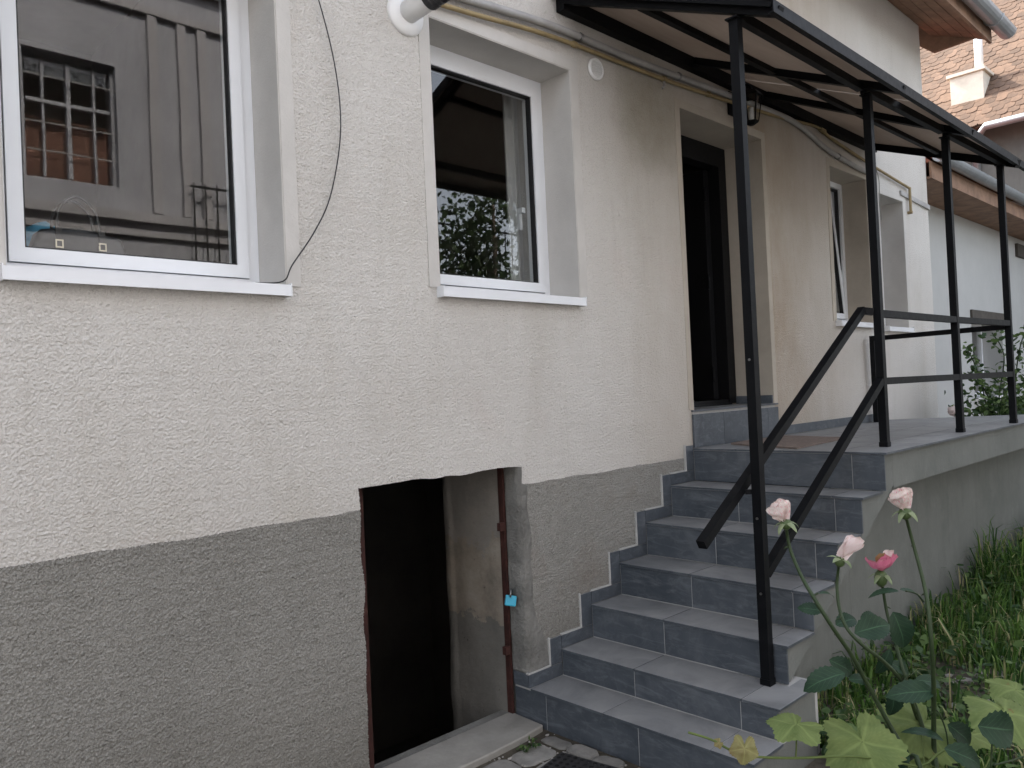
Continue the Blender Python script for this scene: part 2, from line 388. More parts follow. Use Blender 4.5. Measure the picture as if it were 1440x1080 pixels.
# ------------------------------------------------------------------ the house
house = thing('house', 'cream roughcast house with grey plinth and white plastic windows', 'house', (3, 0, 0))
OPEN = {'w1': (.545, 1.49, 2.11, 3.42), 'w2': (2.255, 3.235, 2.15, 3.41), 'door': (4.285, 5.345, 1.15, 3.44),
        'w3': (6.48, 7.24, 2.13, 3.44), 'w4': (7.51, 8.12, 2.11, 3.36), 'cellar': (1.775, 2.724, -.12, 1.285)}
XW0, XW1, ZT, TH = -8.0, 8.85, 5.34, .42
PL = 1.192
def band_noise(n, lo, hi, seed):            # periodic band-limited noise, unit variance
    r = np.random.default_rng(seed); f = np.fft.fft2(r.normal(size=(n, n))); k = np.hypot(*np.meshgrid(np.fft.fftfreq(n), np.fft.fftfreq(n)))
    f *= np.exp(-(k / hi) ** 2) * (1 - np.exp(-(k / lo) ** 2)); q = np.fft.ifft2(f).real; return q / q.std()
NCELL = .0031
LUMP = .95 * band_noise(1024, .20, .70, 3) + .15 * band_noise(1024, .05, .15, 4); LUMP = np.where(LUMP > 0, LUMP ** 1.15, -.8 * np.abs(LUMP) ** .9); LUMP = np.clip(LUMP, -1.6, 2.0) * .75
def lump(x, z):
    u = np.clip(x, -40, 40) / NCELL; v = z / NCELL; i = np.floor(u).astype(int); j = np.floor(v).astype(int); a = u - i; b_ = v - j
    g = lambda p, q: LUMP[q % 1024, p % 1024]
    return (g(i, j) * (1 - a) + g(i + 1, j) * a) * (1 - b_) + (g(i, j + 1) * (1 - a) + g(i + 1, j + 1) * a) * b_
def raw_mesh(name, V, Q, mat, parent, smooth):
    me = bpy.data.meshes.new(name); me.vertices.add(len(V)); me.vertices.foreach_set('co', np.asarray(V, np.float32).ravel())
    nf = len(Q); me.loops.add(nf * 4); me.loops.foreach_set('vertex_index', np.asarray(Q, np.int32).ravel()); me.polygons.add(nf)
    me.polygons.foreach_set('loop_start', np.arange(nf, dtype=np.int32) * 4); me.polygons.foreach_set('use_smooth', np.array(smooth, bool)); me.update(calc_edges=True); me.validate()
    return newobj(name, me, mat, parent)
def wallgrid(name, z0, z1, mat, amp):
    def lines(fixed, lo, hi, segs):
        out = set(fixed)
        for a_, b_, st in segs:
            for q in np.arange(a_, b_, st): out.add(round(float(q), 5))
        out = sorted(o for o in out if lo <= o <= hi); keep = []
        fx = set(fixed)
        for o in out:
            if o in fx or all(abs(o - f) > .0014 for f in fx): keep.append(o)
        return np.array(keep)
    fx = [XW0, XW1] + [round(q, 5) for o in OPEN.values() for q in o[:2]]; fz = [z0, z1] + [q for o in OPEN.values() for q in o[2:] if z0 < q < z1]
    xs = lines(fx, XW0, XW1, [(XW0, .1, .4), (.14, 1.8, .0031), (1.8, 3.3, .0042), (3.3, 4.4, .008), (4.4, XW1, .05)]); zs = lines(fz, z0, z1, [(max(z0, .02), min(z1, 3.8), .0033), (3.8, z1, .05)])
    nx, nz = len(xs), len(zs); X, Z = np.meshgrid(xs, zs)
    near = np.clip((4.4 - X) / .6, 0, 1) * np.clip((3.8 - Z) / .1, 0, 1)
    Yv = -amp * lump(X, Z) * near + .004 * np.sin(X * 2.1 + 1.3 * Z) * np.cos(Z * 1.7 - X)
    e = lump(X * 1.0 + 11, Z + 5); wob = .6 * np.sin(X * 7.1 + Z * 5.3) * np.cos(X * 3.7 - Z * 11) + .4 * np.sin(X * 23 + Z * 19 + 1.7 * np.sin(X * 9 + Z * 4))
    c = OPEN['cellar']
    Xd = X + np.where((np.abs(X - c[0]) < 1e-6) & (Z <= c[3]), .0022 * e + .010 * wob, 0)
    Zd = Z + np.where((np.abs(Z - c[3]) < 1e-6) & (X >= c[0]) & (X <= c[1]), .0022 * e + .008 * wob, 0) + np.where(np.abs(Z - PL) < 1e-6, .0022 * lump(X + 3, Z) + .005 * wob, 0)
    # keep neighbouring grid lines from crossing the shifted edge
    for k in range(1, 5):
        f = 1 - k / 5
        for sgn in (-1, 1):
            i0 = int(np.argmin(np.abs(xs - c[0]))) + sgn * k
            if 0 <= i0 < nx: Xd[:, i0] += np.where(zs <= c[3], (Xd[:, i0 - sgn * k] - X[:, i0 - sgn * k]) * f, 0)
            if z0 < c[3] < z1:
                j0 = int(np.argmin(np.abs(zs - c[3]))) + sgn * k
                if 0 <= j0 < nz: Zd[j0] += (Zd[j0 - sgn * k] - Z[j0 - sgn * k]) * f
    jl = 0 if abs(zs[0] - PL) < 1e-6 else nz - 1; d0 = Zd[jl] - Z[jl]
    for k in range(1, 5): Zd[jl + k if jl == 0 else jl - k] += d0 * (1 - k / 5)
    V = np.stack([Xd, Yv, Zd], -1).reshape(-1, 3)
    idx = np.arange(nx * nz).reshape(nz, nx)
    xc = (xs[1:] + xs[:-1]) / 2; zc = (zs[1:] + zs[:-1]) / 2; XC, ZC = np.meshgrid(xc, zc); solid = np.ones(XC.shape, bool)
    for o in OPEN.values(): solid &= ~((XC > o[0]) & (XC < o[1]) & (ZC > o[2]) & (ZC < o[3]))
    Q = np.stack([idx[:-1, :-1], idx[:-1, 1:], idx[1:, 1:], idx[1:, :-1]], -1)[solid]
    sm = [True] * len(Q); extraV, extraQ = [], []; nv = len(V)
    def strip(ids):
        nonlocal nv
        P = V[ids]; Bk = P.copy(); Bk[:, 1] = TH; k = nv; n = len(ids); extraV.append(P); extraV.append(Bk); nv += 2 * n
        for q in range(n - 1): extraQ.append((k + q, k + q + 1, k + n + q + 1, k + n + q))
    for o in OPEN.values():
        ix = [int(np.argmin(np.abs(xs - q))) for q in o[:2]]; jz = [int(np.argmin(np.abs(zs - np.clip(q, z0, z1)))) for q in o[2:]]
        if jz[1] <= jz[0]: continue
        for i in ix: strip(idx[jz[0]:jz[1] + 1, i])
        for j, q in zip(jz, o[2:]):
            if z0 <= q <= z1: strip(idx[j, ix[0]:ix[1] + 1])
    strip(idx[:, -1])
    # rear face, coarse
    cx = sorted(set(fx)); cz = sorted(set(fz))
    for i in range(len(cx) - 1):
        for j in range(len(cz) - 1):
            mx, mz = (cx[i] + cx[i + 1]) / 2, (cz[j] + cz[j + 1]) / 2
            if any(o[0] < mx < o[1] and o[2] < mz < o[3] for o in OPEN.values()): continue
            extraV.append(np.array([(cx[i], TH, cz[j]), (cx[i], TH, cz[j + 1]), (cx[i + 1], TH, cz[j + 1]), (cx[i + 1], TH, cz[j])])); extraQ.append((nv, nv + 1, nv + 2, nv + 3)); nv += 4
    V = np.concatenate([V] + extraV); Q = np.concatenate([Q, np.array(extraQ)])
    return raw_mesh(name, V, Q, mat, house, sm + [False] * len(extraQ))
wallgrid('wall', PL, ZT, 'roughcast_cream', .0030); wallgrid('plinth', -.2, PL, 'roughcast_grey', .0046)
# gable, back wall, floors, partitions: the shell that keeps the rooms dark
b = B()
box(b, XW0, XW0 + .3, TH + .004, 8.6, -.2, ZT - .004); box(b, XW1 - .35, XW1 - .004, TH + .004, 8.6, -.2, ZT - .004); box(b, XW0 + .3, XW1 - .35, 8.3, 8.6, -.2, ZT - .004)
obj('gable_wall', b, 'plaster_smooth', house)
b = B(); box(b, XW0 + .31, XW1 - .36, TH + .002, 8.29, 1.36, 1.47); obj('floor_slab', b, 'interior', house)
b = B(); box(b, XW0 + .31, XW1 - .36, TH + .002, 8.29, 4.2, 4.4); obj('ceiling', b, 'interior', house)
b = B()
for x in (1.75, 4.0, 6.1): box(b, x, x + .15, TH + .002, 8.28, 1.472, 4.198)
box(b, -2, 1.748, 3.2, 3.35, 1.472, 4.198); box(b, 1.902, 3.998, 3.2, 3.35, 1.472, 4.198); box(b, 4.152, 6.098, 2.4, 2.55, 1.472, 4.198); box(b, 6.252, 8.48, 3.2, 3.35, 1.472, 4.198)
obj('partition_wall', b, 'interior', house)
# roof with eaves, soffit boards, gutter
E0, EZ, RY, RZ = -.55, 5.06, 4.3, 9.2
sl_ = (RZ - EZ - .12) / (RY - E0)
b = B(); prism(b, [(E0, EZ + .12), (RY, RZ), (8.9, EZ + .3), (8.9, EZ + .42), (RY, RZ + .16), (E0 - .06, EZ + .17)], 'x', XW0 - .4, 9.27); obj('roof', b, 'roof_tile_orange', house)
for i in range(5):
    y0 = E0 + .02 + i * .108; b = B()
    prism(b, [(y0, EZ + .02 + (y0 - E0) * .42), (y0 + .102, EZ + .02 + (y0 + .102 - E0) * .42), (y0 + .102, EZ + .045 + (y0 + .102 - E0) * .42), (y0, EZ + .045 + (y0 - E0) * .42)], 'x', XW0 - .38, 9.25)
    obj('soffit_board', b, 'wood_soffit', house)
b = B(); box(b, XW0 - .38, 9.25, E0 - .012, E0 + .015, EZ - .02, EZ + .14); obj('fascia_board', b, 'wood_soffit', house)
b = B(); prism(b, [(-.02, 5.12), (4.3, 8.9), (4.3, 9.15), (-.5, 5.14)], 'x', 9.2, 9.24); obj('barge_board', b, 'wood_soffit', house)
def gutter(parent, x0, x1, y, z, r, name='gutter', mat='zinc'):
    b = B(); n = 9; rings = []
    for x in (x0, x1):
        o_ = [b.verts.new((x, y - r * math.cos(math.pi * k / n), z - r * math.sin(math.pi * k / n))) for k in range(n + 1)]
        i_ = [b.verts.new((x, y - (r - .006) * math.cos(math.pi * k / n), z - (r - .006) * math.sin(math.pi * k / n))) for k in range(n + 1)]
        rings.append((o_, i_))
    (o0, i0), (o1, i1) = rings
    for k in range(n):
        b.faces.new((o0[k], o0[k + 1], o1[k + 1], o1[k])); b.faces.new((i0[k + 1], i0[k], i1[k], i1[k + 1]))
        b.faces.new((o0[k + 1], o0[k], i0[k], i0[k + 1])); b.faces.new((o1[k], o1[k + 1], i1[k + 1], i1[k]))
    b.faces.new((o0[0], o1[0], i1[0], i0[0])); b.faces.new((o0[n], i0[n], i1[n], o1[n]))
    bmesh.ops.recalc_face_normals(b, faces=b.faces)
    gt = obj(name, b, mat, parent)
    for q in np.arange(x1 - .5, max(x0, x1 - 8), -.85):
        b = B(); tube(b, [(q, y - (r + .004) * math.cos(math.pi * k / 8), z - (r + .004) * math.sin(math.pi * k / 8)) for k in range(9)], .009, 5); obj('bracket', b, mat, gt)
    return gt
gt = gutter(house, XW0 - .38, 9.45, E0 - .11, EZ + .13, .085)

def reveal_liner(parent, x0, x1, z0, z1, depth, t=.005, bottom=True, mat='plaster_smooth', wide=.06, y0=-.003):
    pr = -.006 if x0 < 4 else -.0042
    b = B()
    box(b, x0, x0 + t, y0, depth, z0, z1); box(b, x1 - t, x1, y0, depth, z0, z1); box(b, x0 + t, x1 - t, y0, depth, z1 - t, z1)
    if bottom: box(b, x0 + t, x1 - t, .002, depth, z0, z0 + t)
    obj('reveal', b, mat, parent)
    b = B()
    box(b, x0 - wide, x0, pr, .006, z0, z1 + wide); box(b, x1, x1 + wide, pr, .006, z0, z1 + wide); box(b, x0, x1, pr, .006, z1, z1 + wide)
    obj('surround', b, mat, parent, bevel=.003)
def ringbox(bm, x0, x1, z0, z1, wd, y0, y1):
    wl, wr, wb, wt = wd
    box(bm, x0, x0 + wl, y0, y1, z0, z1); box(bm, x1 - wr, x1, y0, y1, z0, z1)
    box(bm, x0 + wl, x1 - wr, y0, y1, z0, z0 + wb); box(bm, x0 + wl, x1 - wr, y0, y1, z1 - wt, z1)
def window(key, sill_over=.03, tilt=0, wide=.06, rmat='plaster_smooth'):
    x0, x1, z0, z1 = OPEN[key]; D = .215
    b = B(); ringbox(b, x0 + .006, x1 - .006, z0 + .012, z1 - .006, (.045, .045, .04, .05), D, D + .075)
    fr = obj('window', b, 'pvc_white', house, bevel=.004)
    fx0, fx1, fz0, fz1 = x0 + .0545, x1 - .0545, z0 + .0555, z1 - .0595
    sb = B(); ringbox(sb, fx0, fx1, fz0, fz1, (.047, .047, .05, .05), D - .012, D + .06)
    bb = B(); ringbox(bb, fx0 - .008, fx1 + .008, fz0 - .008, fz1 + .008, (.02,) * 4, D + .02, D + .05); obj('rebate_seal', bb, 'gasket', fr)
    px0, px1, pz0, pz1 = fx0 + .047, fx1 - .047, fz0 + .05, fz1 - .05
    gb = B(); ringbox(gb, px0 - .001, px1 + .001, pz0 - .001, pz1 + .001, (.007,) * 4, D - .004, D + .03)
    pb = B(); box(pb, px0 + .002, px1 - .002, D + .012, D + .03, pz0 + .002, pz1 - .002)
    if tilt:
        for m in (sb, gb, pb): bmesh.ops.rotate(m, verts=m.verts, cent=(0, D + .03, fz0), matrix=Matrix.Rotation(-R(tilt), 3, 'X'))
    obj('sash', sb, 'pvc_white', fr, bevel=.006, seg=2); obj('gasket', gb, 'gasket', fr); obj('pane', pb, 'glass', fr)
    b = B(); prism(b, [(-.05, z0 - .045), (-.05, z0 - .002), (D - .002, z0 + .016), (D - .002, z0 + .010), (-.044, z0 - .010), (-.044, z0 - .045)], 'x', x0 - .012, x1 - .008)
    box(b, x0 - .016, x0 - .012, -.052, .03, z0 - .046, z0 + .004); box(b, x1 - .008, x1 - .004, -.052, .03, z0 - .046, z0 + .004)
    obj('sill', b, 'sill_metal', fr)
    b = B(); box(b, x0 + .02, x1 - .02, D + .08, TH + .18, z0 + .0, z0 + .035); obj('inner_sill', b, 'pvc_white', fr, bevel=.004)
    reveal_liner(fr, x0, x1, z0, z1, D + .001, wide=wide, mat=rmat)
    return fr
W1 = window('w1'); W2 = window('w2'); W3 = window('w3', tilt=4, rmat='plaster_grimy'); W4 = window('w4')
b = B(); box(b, 3.095, 3.12, .276, .31, 2.66, 2.69); box(b, 3.098, 3.117, .30, .318, 2.57, 2.69); obj('handle', b, 'pvc_white', W2, bevel=.003)

# entrance door: dark steel frame, leaf standing open inwards
x0, x1, z0, z1 = OPEN['door']
b = B(); box(b, x1 - .105, x1 - .004, .30, .40, 1.50, z1 - .006); box(b, x0 + .004, x0 + .1, .30, .40, 1.50, z1 - .006); box(b, x0 + .1, x1 - .105, .30, .40, z1 - .155, z1 - .006); box(b, x0 + .1, x1 - .105, .31, .40, 1.50, 1.53)
door = obj('door', b, 'dark_door', house, bevel=.006)
b = B(); box(b, x1 - .185, x1 - .118, .385, 1.27, 1.535, z1 - .17); leaf_ = obj('leaf', b, 'dark_door', door, bevel=.008)
for zc, dz in ((1.72, .5), (2.42, .7), (3.08, .75)):
    b = B(); tube(b, [(x1 - .195, .372, zc - .055), (x1 - .195, .372, zc + .055)], .011, 8)
    for q in (-.035, 0, .035): tube(b, [(x1 - .187, .43, zc + q), (x1 - .194, .43, zc + q)], .006, 6)
    obj('hinge', b, 'black_steel', door)
b = B(); tube(b, [(x1 - .19, 1.18, 2.45), (x1 - .25, 1.18, 2.45), (x1 - .25, 1.06, 2.45)], .009, 6); obj('handle', b, 'hinge_metal', door)
reveal_liner(door, x0, x1, 1.49, z1, .30, bottom=False, wide=.05, mat='plaster_grimy')

# cellar opening: rusty steel frame, passage wall, steps down into the dark
x0, x1, z0, z1 = OPEN['cellar']; x1 = 2.712
b = B(); box(b, x0 + .025, x0 + .075, .085, .125, .032, z1 + .03); box(b, x1 - .022, x1 - .008, .105, .14, .032, z1 + .03); box(b, x0 + .075, x1 - .045, .10, .14, z1 - .008, z1 + .03)
cd = obj('cellar_doorway', b, 'rust_steel', house, bevel=.003)
for z in (.36, .98):
    b = B(); box(b, x1 - .065, x1 - .03, .088, .112, z - .02, z + .02); obj('latch_plate', b, 'rust_steel', cd)
b = B(); n = 14
rows = []
for j in range(19):
    z = -1.3 + j * (z1 + 1.3 + .1) / 18; row = []
    for i in range(n + 1):
        y = .14 + i * .43 / n
        row.append(b.verts.new((x1 - .018 - .014 * mnoise.noise(Vector((1, y * 6, z * 6))) - (.02 if i == n else 0), y, z)))
    rows.append(row)
for a, c in zip(rows, rows[1:]):
    for i in range(n): b.faces.new((a[i], c[i], c[i + 1], a[i + 1]))
# give the passage wall its thickness towards the staircase side
bk = [b.verts.new((x1 + .25, .14, z)) for z in (-1.3, z1 + .1)] + [b.verts.new((x1 + .25, .57, z)) for z in (-1.3, z1 + .1)]
b.faces.new((bk[0], bk[1], bk[3], bk[2])); b.faces.new([r_[-1] for r_ in rows] + [bk[3], bk[2]])
bmesh.ops.recalc_face_normals(b, faces=b.faces)
obj('passage_wall', b, 'cellar_plaster', cd, True)
b = B(); box(b, .7, 4.5, 3.0, 3.1, -1.4, 1.35); box(b, .7, .8, .43, 3.0, -1.4, 1.35); box(b, 4.4, 4.5, .43, 3.0, -1.4, 1.35); box(b, .7, 4.5, .2, 3.1, -1.5, -1.4); box(b, .7, 1.7, .43, .5, -1.4, -.2); box(b, 3.0, 4.5, .43, .5, -1.4, -.2)
obj('cellar_room', b, 'interior', house)
b = B()
for k in range(6): box(b, x0 - .1, x1 - .04, .19 + k * .22, .19 + (k + 1) * .22 + .002 * k, -1.4, .02 - (k + 1) * .2)
obj('cellar_steps', b, 'cement_patch', house)
b = B(); box(b, x0 - .01, x1 - .003, .142, .19, -.3, .028); obj('threshold', b, 'cement_patch', cd)
# rough cement round the right edge of the opening, down to the stair skirting
b = B(); NX, NZ = 10, 50; g_ = []
for j in range(NZ + 1):
    z = .255 + j * (z1 - .255 - .004) / NZ; row = []
    wv = (.055 if z < PL - .01 else .012) + .03 * mnoise.noise(Vector((0, 2, z * 5))) + (.16 * max(0, (.62 - z) / .37) ** 1.3)
    for i in range(NX + 1):
        u = i / NX; x = x1 + .001 + u * wv
        row.append(b.verts.new((x, -.009 * (1 - u ** 4) - .006 * mnoise.noise(Vector((x * 26, 0, z * 26))) * (1 - u * u) + .001, z)))
    row.insert(0, b.verts.new((x1 - .008 - .006 * mnoise.noise(Vector((4, 1, z * 14))), .102, z)))
    row.insert(1, b.verts.new((x1 - .008 - .007 * mnoise.noise(Vector((4, 0, z * 12))), .03, z)))
    g_.append(row)
for a, c in zip(g_, g_[1:]):
    for i in range(len(a) - 1): b.faces.new((a[i], a[i + 1], c[i + 1], c[i]))
obj('cement_edge', b, 'cement_patch', cd, True)

# ------------------------------------------------------------------ outside stair and landing
stair = thing('staircase', 'outdoor stair with slate grey tiles and landing in front of the door', 'stairs', (3.8, -.6, 0))
RX = [2.714, 2.95, 3.2, 3.458, 3.716, 3.985, 4.249]; TZ = [.181, .317, .491, .668, .858, 1.043, 1.248]
YR = [-1.215, -1.205, -1.125, -1.13, -1.142, -1.158, -1.18]
T = .011
FX0, FX1 = 8.42, 7.46                                  # far end of the landing: at its outer edge and at the wall
b = B()                                                # rough concrete core under the tiles
for k in range(7):
    xe = (RX[k + 1] + .03) if k < 6 else 4.6
    if k < 2: box(b, RX[k] + .0025, xe + .1, YR[k] + .014, (.10 if k == 0 else -.011), -.2, TZ[k] - .0022 - .0003 * k)
    else:
        box(b, RX[k] + .0025, xe, -.885, -.011, TZ[k] - .19, TZ[k] - .0022 - .0003 * k)
        box(b, RX[k] + .0028, RX[k] + .0105, -1.105, -.886, TZ[k - 1] + .001, TZ[k] - .0125)
        box(b, RX[k] + .0028, min(xe, RX[k] + .3), -1.105, -.886, TZ[k] - .0105, TZ[k] - .0024)
obj('core', b, 'grout', stair)
# flank: sloped waist slab proud of the wall below, and the edge beam of the landing
b = B(); prism(b, [(3.212, .319), (3.212, .479), (3.47, .479), (3.47, .656), (3.728, .656), (3.728, .846), (3.997, .846), (3.997, 1.031), (4.262, 1.031), (4.262, 1.236), (4.395, 1.236), (4.395, 1.06), (3.30, .36), (3.24, .319)], 'y', -1.112, -.87)
for v in b.verts:
    if v.co.y < -1.1: v.co.y -= .053 * (v.co.x - 3.2) / 1.2
obj('stair_flank', b, 'cement_render', stair)
b = B(); box(b, RX[0] + T, 3.29, -1.202, -1.0, -.1, TZ[1] - .16); box(b, RX[1] + T, 3.29, -1.199, -1.0, TZ[1] - .16, TZ[1] - .012)
obj('step_block', b, 'cement_render', stair)
b = B(); prism(b, [(4.396, -1.165), (FX0, -1.165), (FX1, -.002), (4.396, -.002)], 'z', 1.045, 1.236); obj('landing_slab', b, 'cement_render', stair)
b = B(); prism(b, [(3.23, -.2), (4.399, -.2), (4.399, 1.062), (3.30, .369), (3.23, .30)], 'y', -.90, -.005); obj('side_wall', b, 'cement_render', stair)
b = B(); prism(b, [(4.40, -.90), (FX0 - .06, -.90), (FX1 - .05, -.005), (4.40, -.005)], 'z', 0, 1.044); obj('landing_wall', b, 'cement_render', stair)
GAP = .0045
def tile(name, x0, x1, y0, y1, z0, z1, parent=None):
    b = B(); box(b, x0, x1, y0, y1, z0, z1); return obj(name, b, 'slate_tile', parent or stair, bevel=.0012)
JY = [[.105, -.112, -.668, None], [-.012, -.475, -1.034, None], [-.012, -.478, -1.045, None], [-.012, -.478, -1.034, None], [-.012, -.472, -1.032, None], [-.012, -.465, -1.02, None], [-.012, -.44, -1.008, None]]
for k in range(7):
    js = JY[k][:-1] + [YR[k] - .001]
    zb = -.02 if k == 0 else TZ[k - 1] + .003
    for a, c in zip(js, js[1:]): tile('riser_tile', RX[k], RX[k] + T, c + GAP / 2, a - GAP / 2, zb, TZ[k] - T - .0025)
    if k < 6:
        js = JY[k + 1][:-1] + [YR[k] - .012]
        xb = RX[k + 1] - .0045
        for a, c in zip(js, js[1:]):
            if k == 1 and c < -1.1:                    # the second tread runs past the narrower flight above
                bb = B(); prism(bb, [(RX[k] - .006, c), (3.31, c), (3.31, -1.13), (xb, -1.13), (xb, a - GAP / 2), (RX[k] - .006, a - GAP / 2)], 'z', TZ[k] - T, TZ[k]); obj('tread_tile', bb, 'slate_tile', stair, bevel=.0012)
            else: tile('tread_tile', RX[k] - .006, xb, c + GAP / 2, a - GAP / 2, TZ[k] - T, TZ[k])
# stepped skirting on the wall
tile('skirting_tile', 2.703, 2.714, .0, .098, TZ[0] + .002, .250)
for k in range(6):
    xa = RX[k] + (.002 if k else -.010); xv = RX[k + 1] - .085
    top = TZ[k] + .068
    tile('skirting_tile', xa if k == 0 else RX[k] + .002, RX[k + 1] - .002, -.012, .001, TZ[k] + .002, top - .001)
    tile('skirting_tile', xv, RX[k + 1] - .002 if k < 5 else RX[k + 1] - .002, -.012, .001, top + .002, TZ[k + 1] + (.068 if k < 5 else .02))
    b = B(); box(b, xa - (.006 if k == 0 else .0), xv, -.0125, .004, top + .0, top + .008); box(b, xv - .009, xv - .0005, -.0125, .004, top + .008, TZ[k + 1] + (.076 if k < 5 else .028))
    obj('skirting_joint', b, 'grout', stair)
# landing paving
jx = [4.243, 4.85, 5.46, 6.07, 6.68, FX1 + .01]; jy = [-.012, -.30, -.61, -.92, -1.195]
for i in range(5):
    for j in range(4):
        xa, xb = jx[i], jx[i + 1]; ya, yb = jy[j], jy[j + 1]
        if i < 4 and not (i == 3 and False):
            tile('paving_tile', xa + GAP / 2, xb - GAP / 2, yb + GAP / 2, ya - GAP / 2, 1.237, 1.248)
        else:
            fx = lambda y: FX0 + (FX1 - FX0) * (y + 1.18) / 1.18 + .012
            bb = B(); prism(bb, [(xa + GAP / 2, yb + GAP / 2), (fx(yb), yb + GAP / 2), (fx(ya), ya - GAP / 2), (xa + GAP / 2, ya - GAP / 2)], 'z', 1.237, 1.248); obj('paving_tile', bb, 'slate_tile', stair, bevel=.0012)
for a, c in ((5.385, 5.98), (5.983, 6.58), (6.583, 7.16)): tile('skirting_tile', a, c, -.011, .001, 1.250, 1.318)
# tiled door step
b = B(); box(b, 4.272, 5.372, -.002, .28, 1.25, 1.478); obj('door_step', b, 'grout', stair)
for a, c in ((4.262, 4.62), (4.6235, 5.22), (5.2235, 5.376)): tile('riser_tile', a, c, -.015, -.003, 1.250, 1.462)
tile('tread_tile', 4.262, 4.95, -.018, .29, 1.479, 1.49); tile('tread_tile', 4.9535, 5.376, -.018, .29, 1.479, 1.49)
tile('skirting_tile', 5.325, 5.338, .003, .296, 1.491, 1.55); tile('skirting_tile', 4.292, 4.304, .003, .296, 1.491, 1.55)
b = B(); box(b, 4.41, 5.25, .285, .30, 1.491, 1.505); obj('threshold', b, 'dark_door', stair)

# ------------------------------------------------------------------ canopy, posts and railing (one welded steel frame)
can = thing('entrance_canopy', 'black steel canopy with bronze roof panels, posts and stair railing', 'canopy', (4.6, -.6, 1.248))
PO = [(3.16, -1.05, .317), (4.61, -1.05, 1.248), (5.83, -1.085, 1.248), (6.86, -1.15, 1.248)]
zr = lambda y: 3.80 + .44 * y                          # underside of the panels
ym = lambda x: -1.045 - .11 * max(0, (x - 4.6) / 2.1)    # post line
PW = .043
for x, y, z in PO:
    b = B(); box(b, x - PW / 2, x + PW / 2, y - PW / 2, y + PW / 2, z, zr(y) - .075); p = obj('post', b, 'black_steel', can, bevel=.003)
    b = B(); box(b, x - PW / 2 - .003, x + PW / 2 + .003, y - PW / 2 - .003, y + PW / 2 + .003, z + .001, z + .028); obj('foot', b, 'black_steel', p, bevel=.004)
    b = B(); box(b, x - .038, x + .038, y - .03, y + .03, zr(y) - .077, zr(y) - .07); obj('head_plate', b, 'black_steel', p)
for z in (1.75, 1.05, .72):
    b = B(); tube(b, [(3.16 - PW / 2, -1.05, z), (3.16 - PW / 2 - .004, -1.05, z)], .006, 6); obj('rivet', b, 'hinge_metal', can)
b = B(); box(b, 3.15, 7.40, -.055, -.001, 3.70, 3.835); obj('ledger', b, 'black_steel', can, bevel=.004)
def raf(xa, xb, yb, wd=.04, ht=.042, nm='rafter'):
    b = B(); bar(b, (xa, -.056, zr(-.056) - ht / 2 - .004), (xb, yb, zr(yb) - ht / 2 - .004), wd, ht); return obj(nm, b, 'black_steel', can, bevel=.003)
raf(3.165, 3.165, -1.26); raf(4.42, 4.58, -1.26); raf(5.36, 5.80, -1.26); raf(7.36, 6.90, -1.26, .045, .06)
b = B(); bar(b, (3.19, -.52, zr(-.52) - .027), (7.06, -.66, zr(-.66) - .027), .032, .032); obj('purlin', b, 'black_steel', can, bevel=.003)
for (xa, xb) in ((3.186, 4.53), (4.57, 5.70), (5.76, 6.92)):
    b = B(); bar(b, (xa, ym(xa) , zr(ym(xa)) - .046), (xb, ym(xb), zr(ym(xb)) - .046), .036, .046); obj('beam', b, 'black_steel', can, bevel=.003)
b = B(); prism(b, [(-1.262, 3.203), (-1.262, 3.258), (-1.21, 3.285), (-1.21, 3.279), (-1.256, 3.253), (-1.256, 3.209), (-1.236, 3.209), (-1.236, 3.203)], 'x', 3.10, 7.42); obj('front_edge', b, 'black_steel', can)
b = B(); bar(b, (3.112, -.01, zr(-.01) + .008), (3.112, -1.255, zr(-1.255) + .008), .008, .05); obj('side_edge', b, 'black_steel', can)
xsP = [(3.10, 3.10), (4.985, 5.02), (7.42, 7.40)]
for i in range(2):
    for (ya, yb) in ((-.004, -1.25),):
        a0, a1 = xsP[i], xsP[i + 1]
        b = B(); P_ = []
        for dz in (0, .009):
            for x, y in ((a0[0] + .017, ya), (a1[0] - .017, ya), (a1[1] - .017, yb), (a0[1] + .017, yb)): P_.append(b.verts.new((x, y, zr(y) + dz)))
        for f in ((0, 1, 2, 3), (7, 6, 5, 4), (0, 4, 5, 1), (1, 5, 6, 2), (2, 6, 7, 3), (3, 7, 4, 0)): b.faces.new([P_[q] for q in f])
        bmesh.ops.recalc_face_normals(b, faces=b.faces); obj('roof_panel', b, 'bronze_panel', can)
# railing
RW = .04
def rail(p0, p1, up=(0, 0, 1), name='handrail'):
    b = B(); bar(b, p0, p1, RW, RW, up); return obj(name, b, 'black_steel', can, bevel=.003)
hr = rail((2.79, -.985, .985), (4.545, -.985, 2.035))
rail((4.555, -.985, 2.03), (4.585, -1.03, 2.02))
b = B(); bar(b, (3.13, -1.0, 1.165), (3.16, -1.028, 1.165), .02, .02); obj('bracket', b, 'black_steel', hr)
rail((3.183, -1.05, .80), (4.59, -1.05, 1.625), name='mid_rail')
for z, nm in ((2.01, 'handrail'), (1.622, 'mid_rail')):
    for (a, c) in ((1, 2), (2, 3)):
        p, q = Vector(PO[a]), Vector(PO[c]); d = (q - p); d.z = 0; d.normalize()
        rail((p.x + d.x * .022, p.y + d.y * .022, z), (q.x - d.x * .022, q.y - d.y * .022, z), name=nm)
b = B(); box(b, 7.05, 7.09, -.075, -.035, 1.249, 2.01); obj('end_post', b, 'black_steel', can, bevel=.003)
rail((6.868, -1.125, 1.985), (7.065, -.078, 1.985)); 

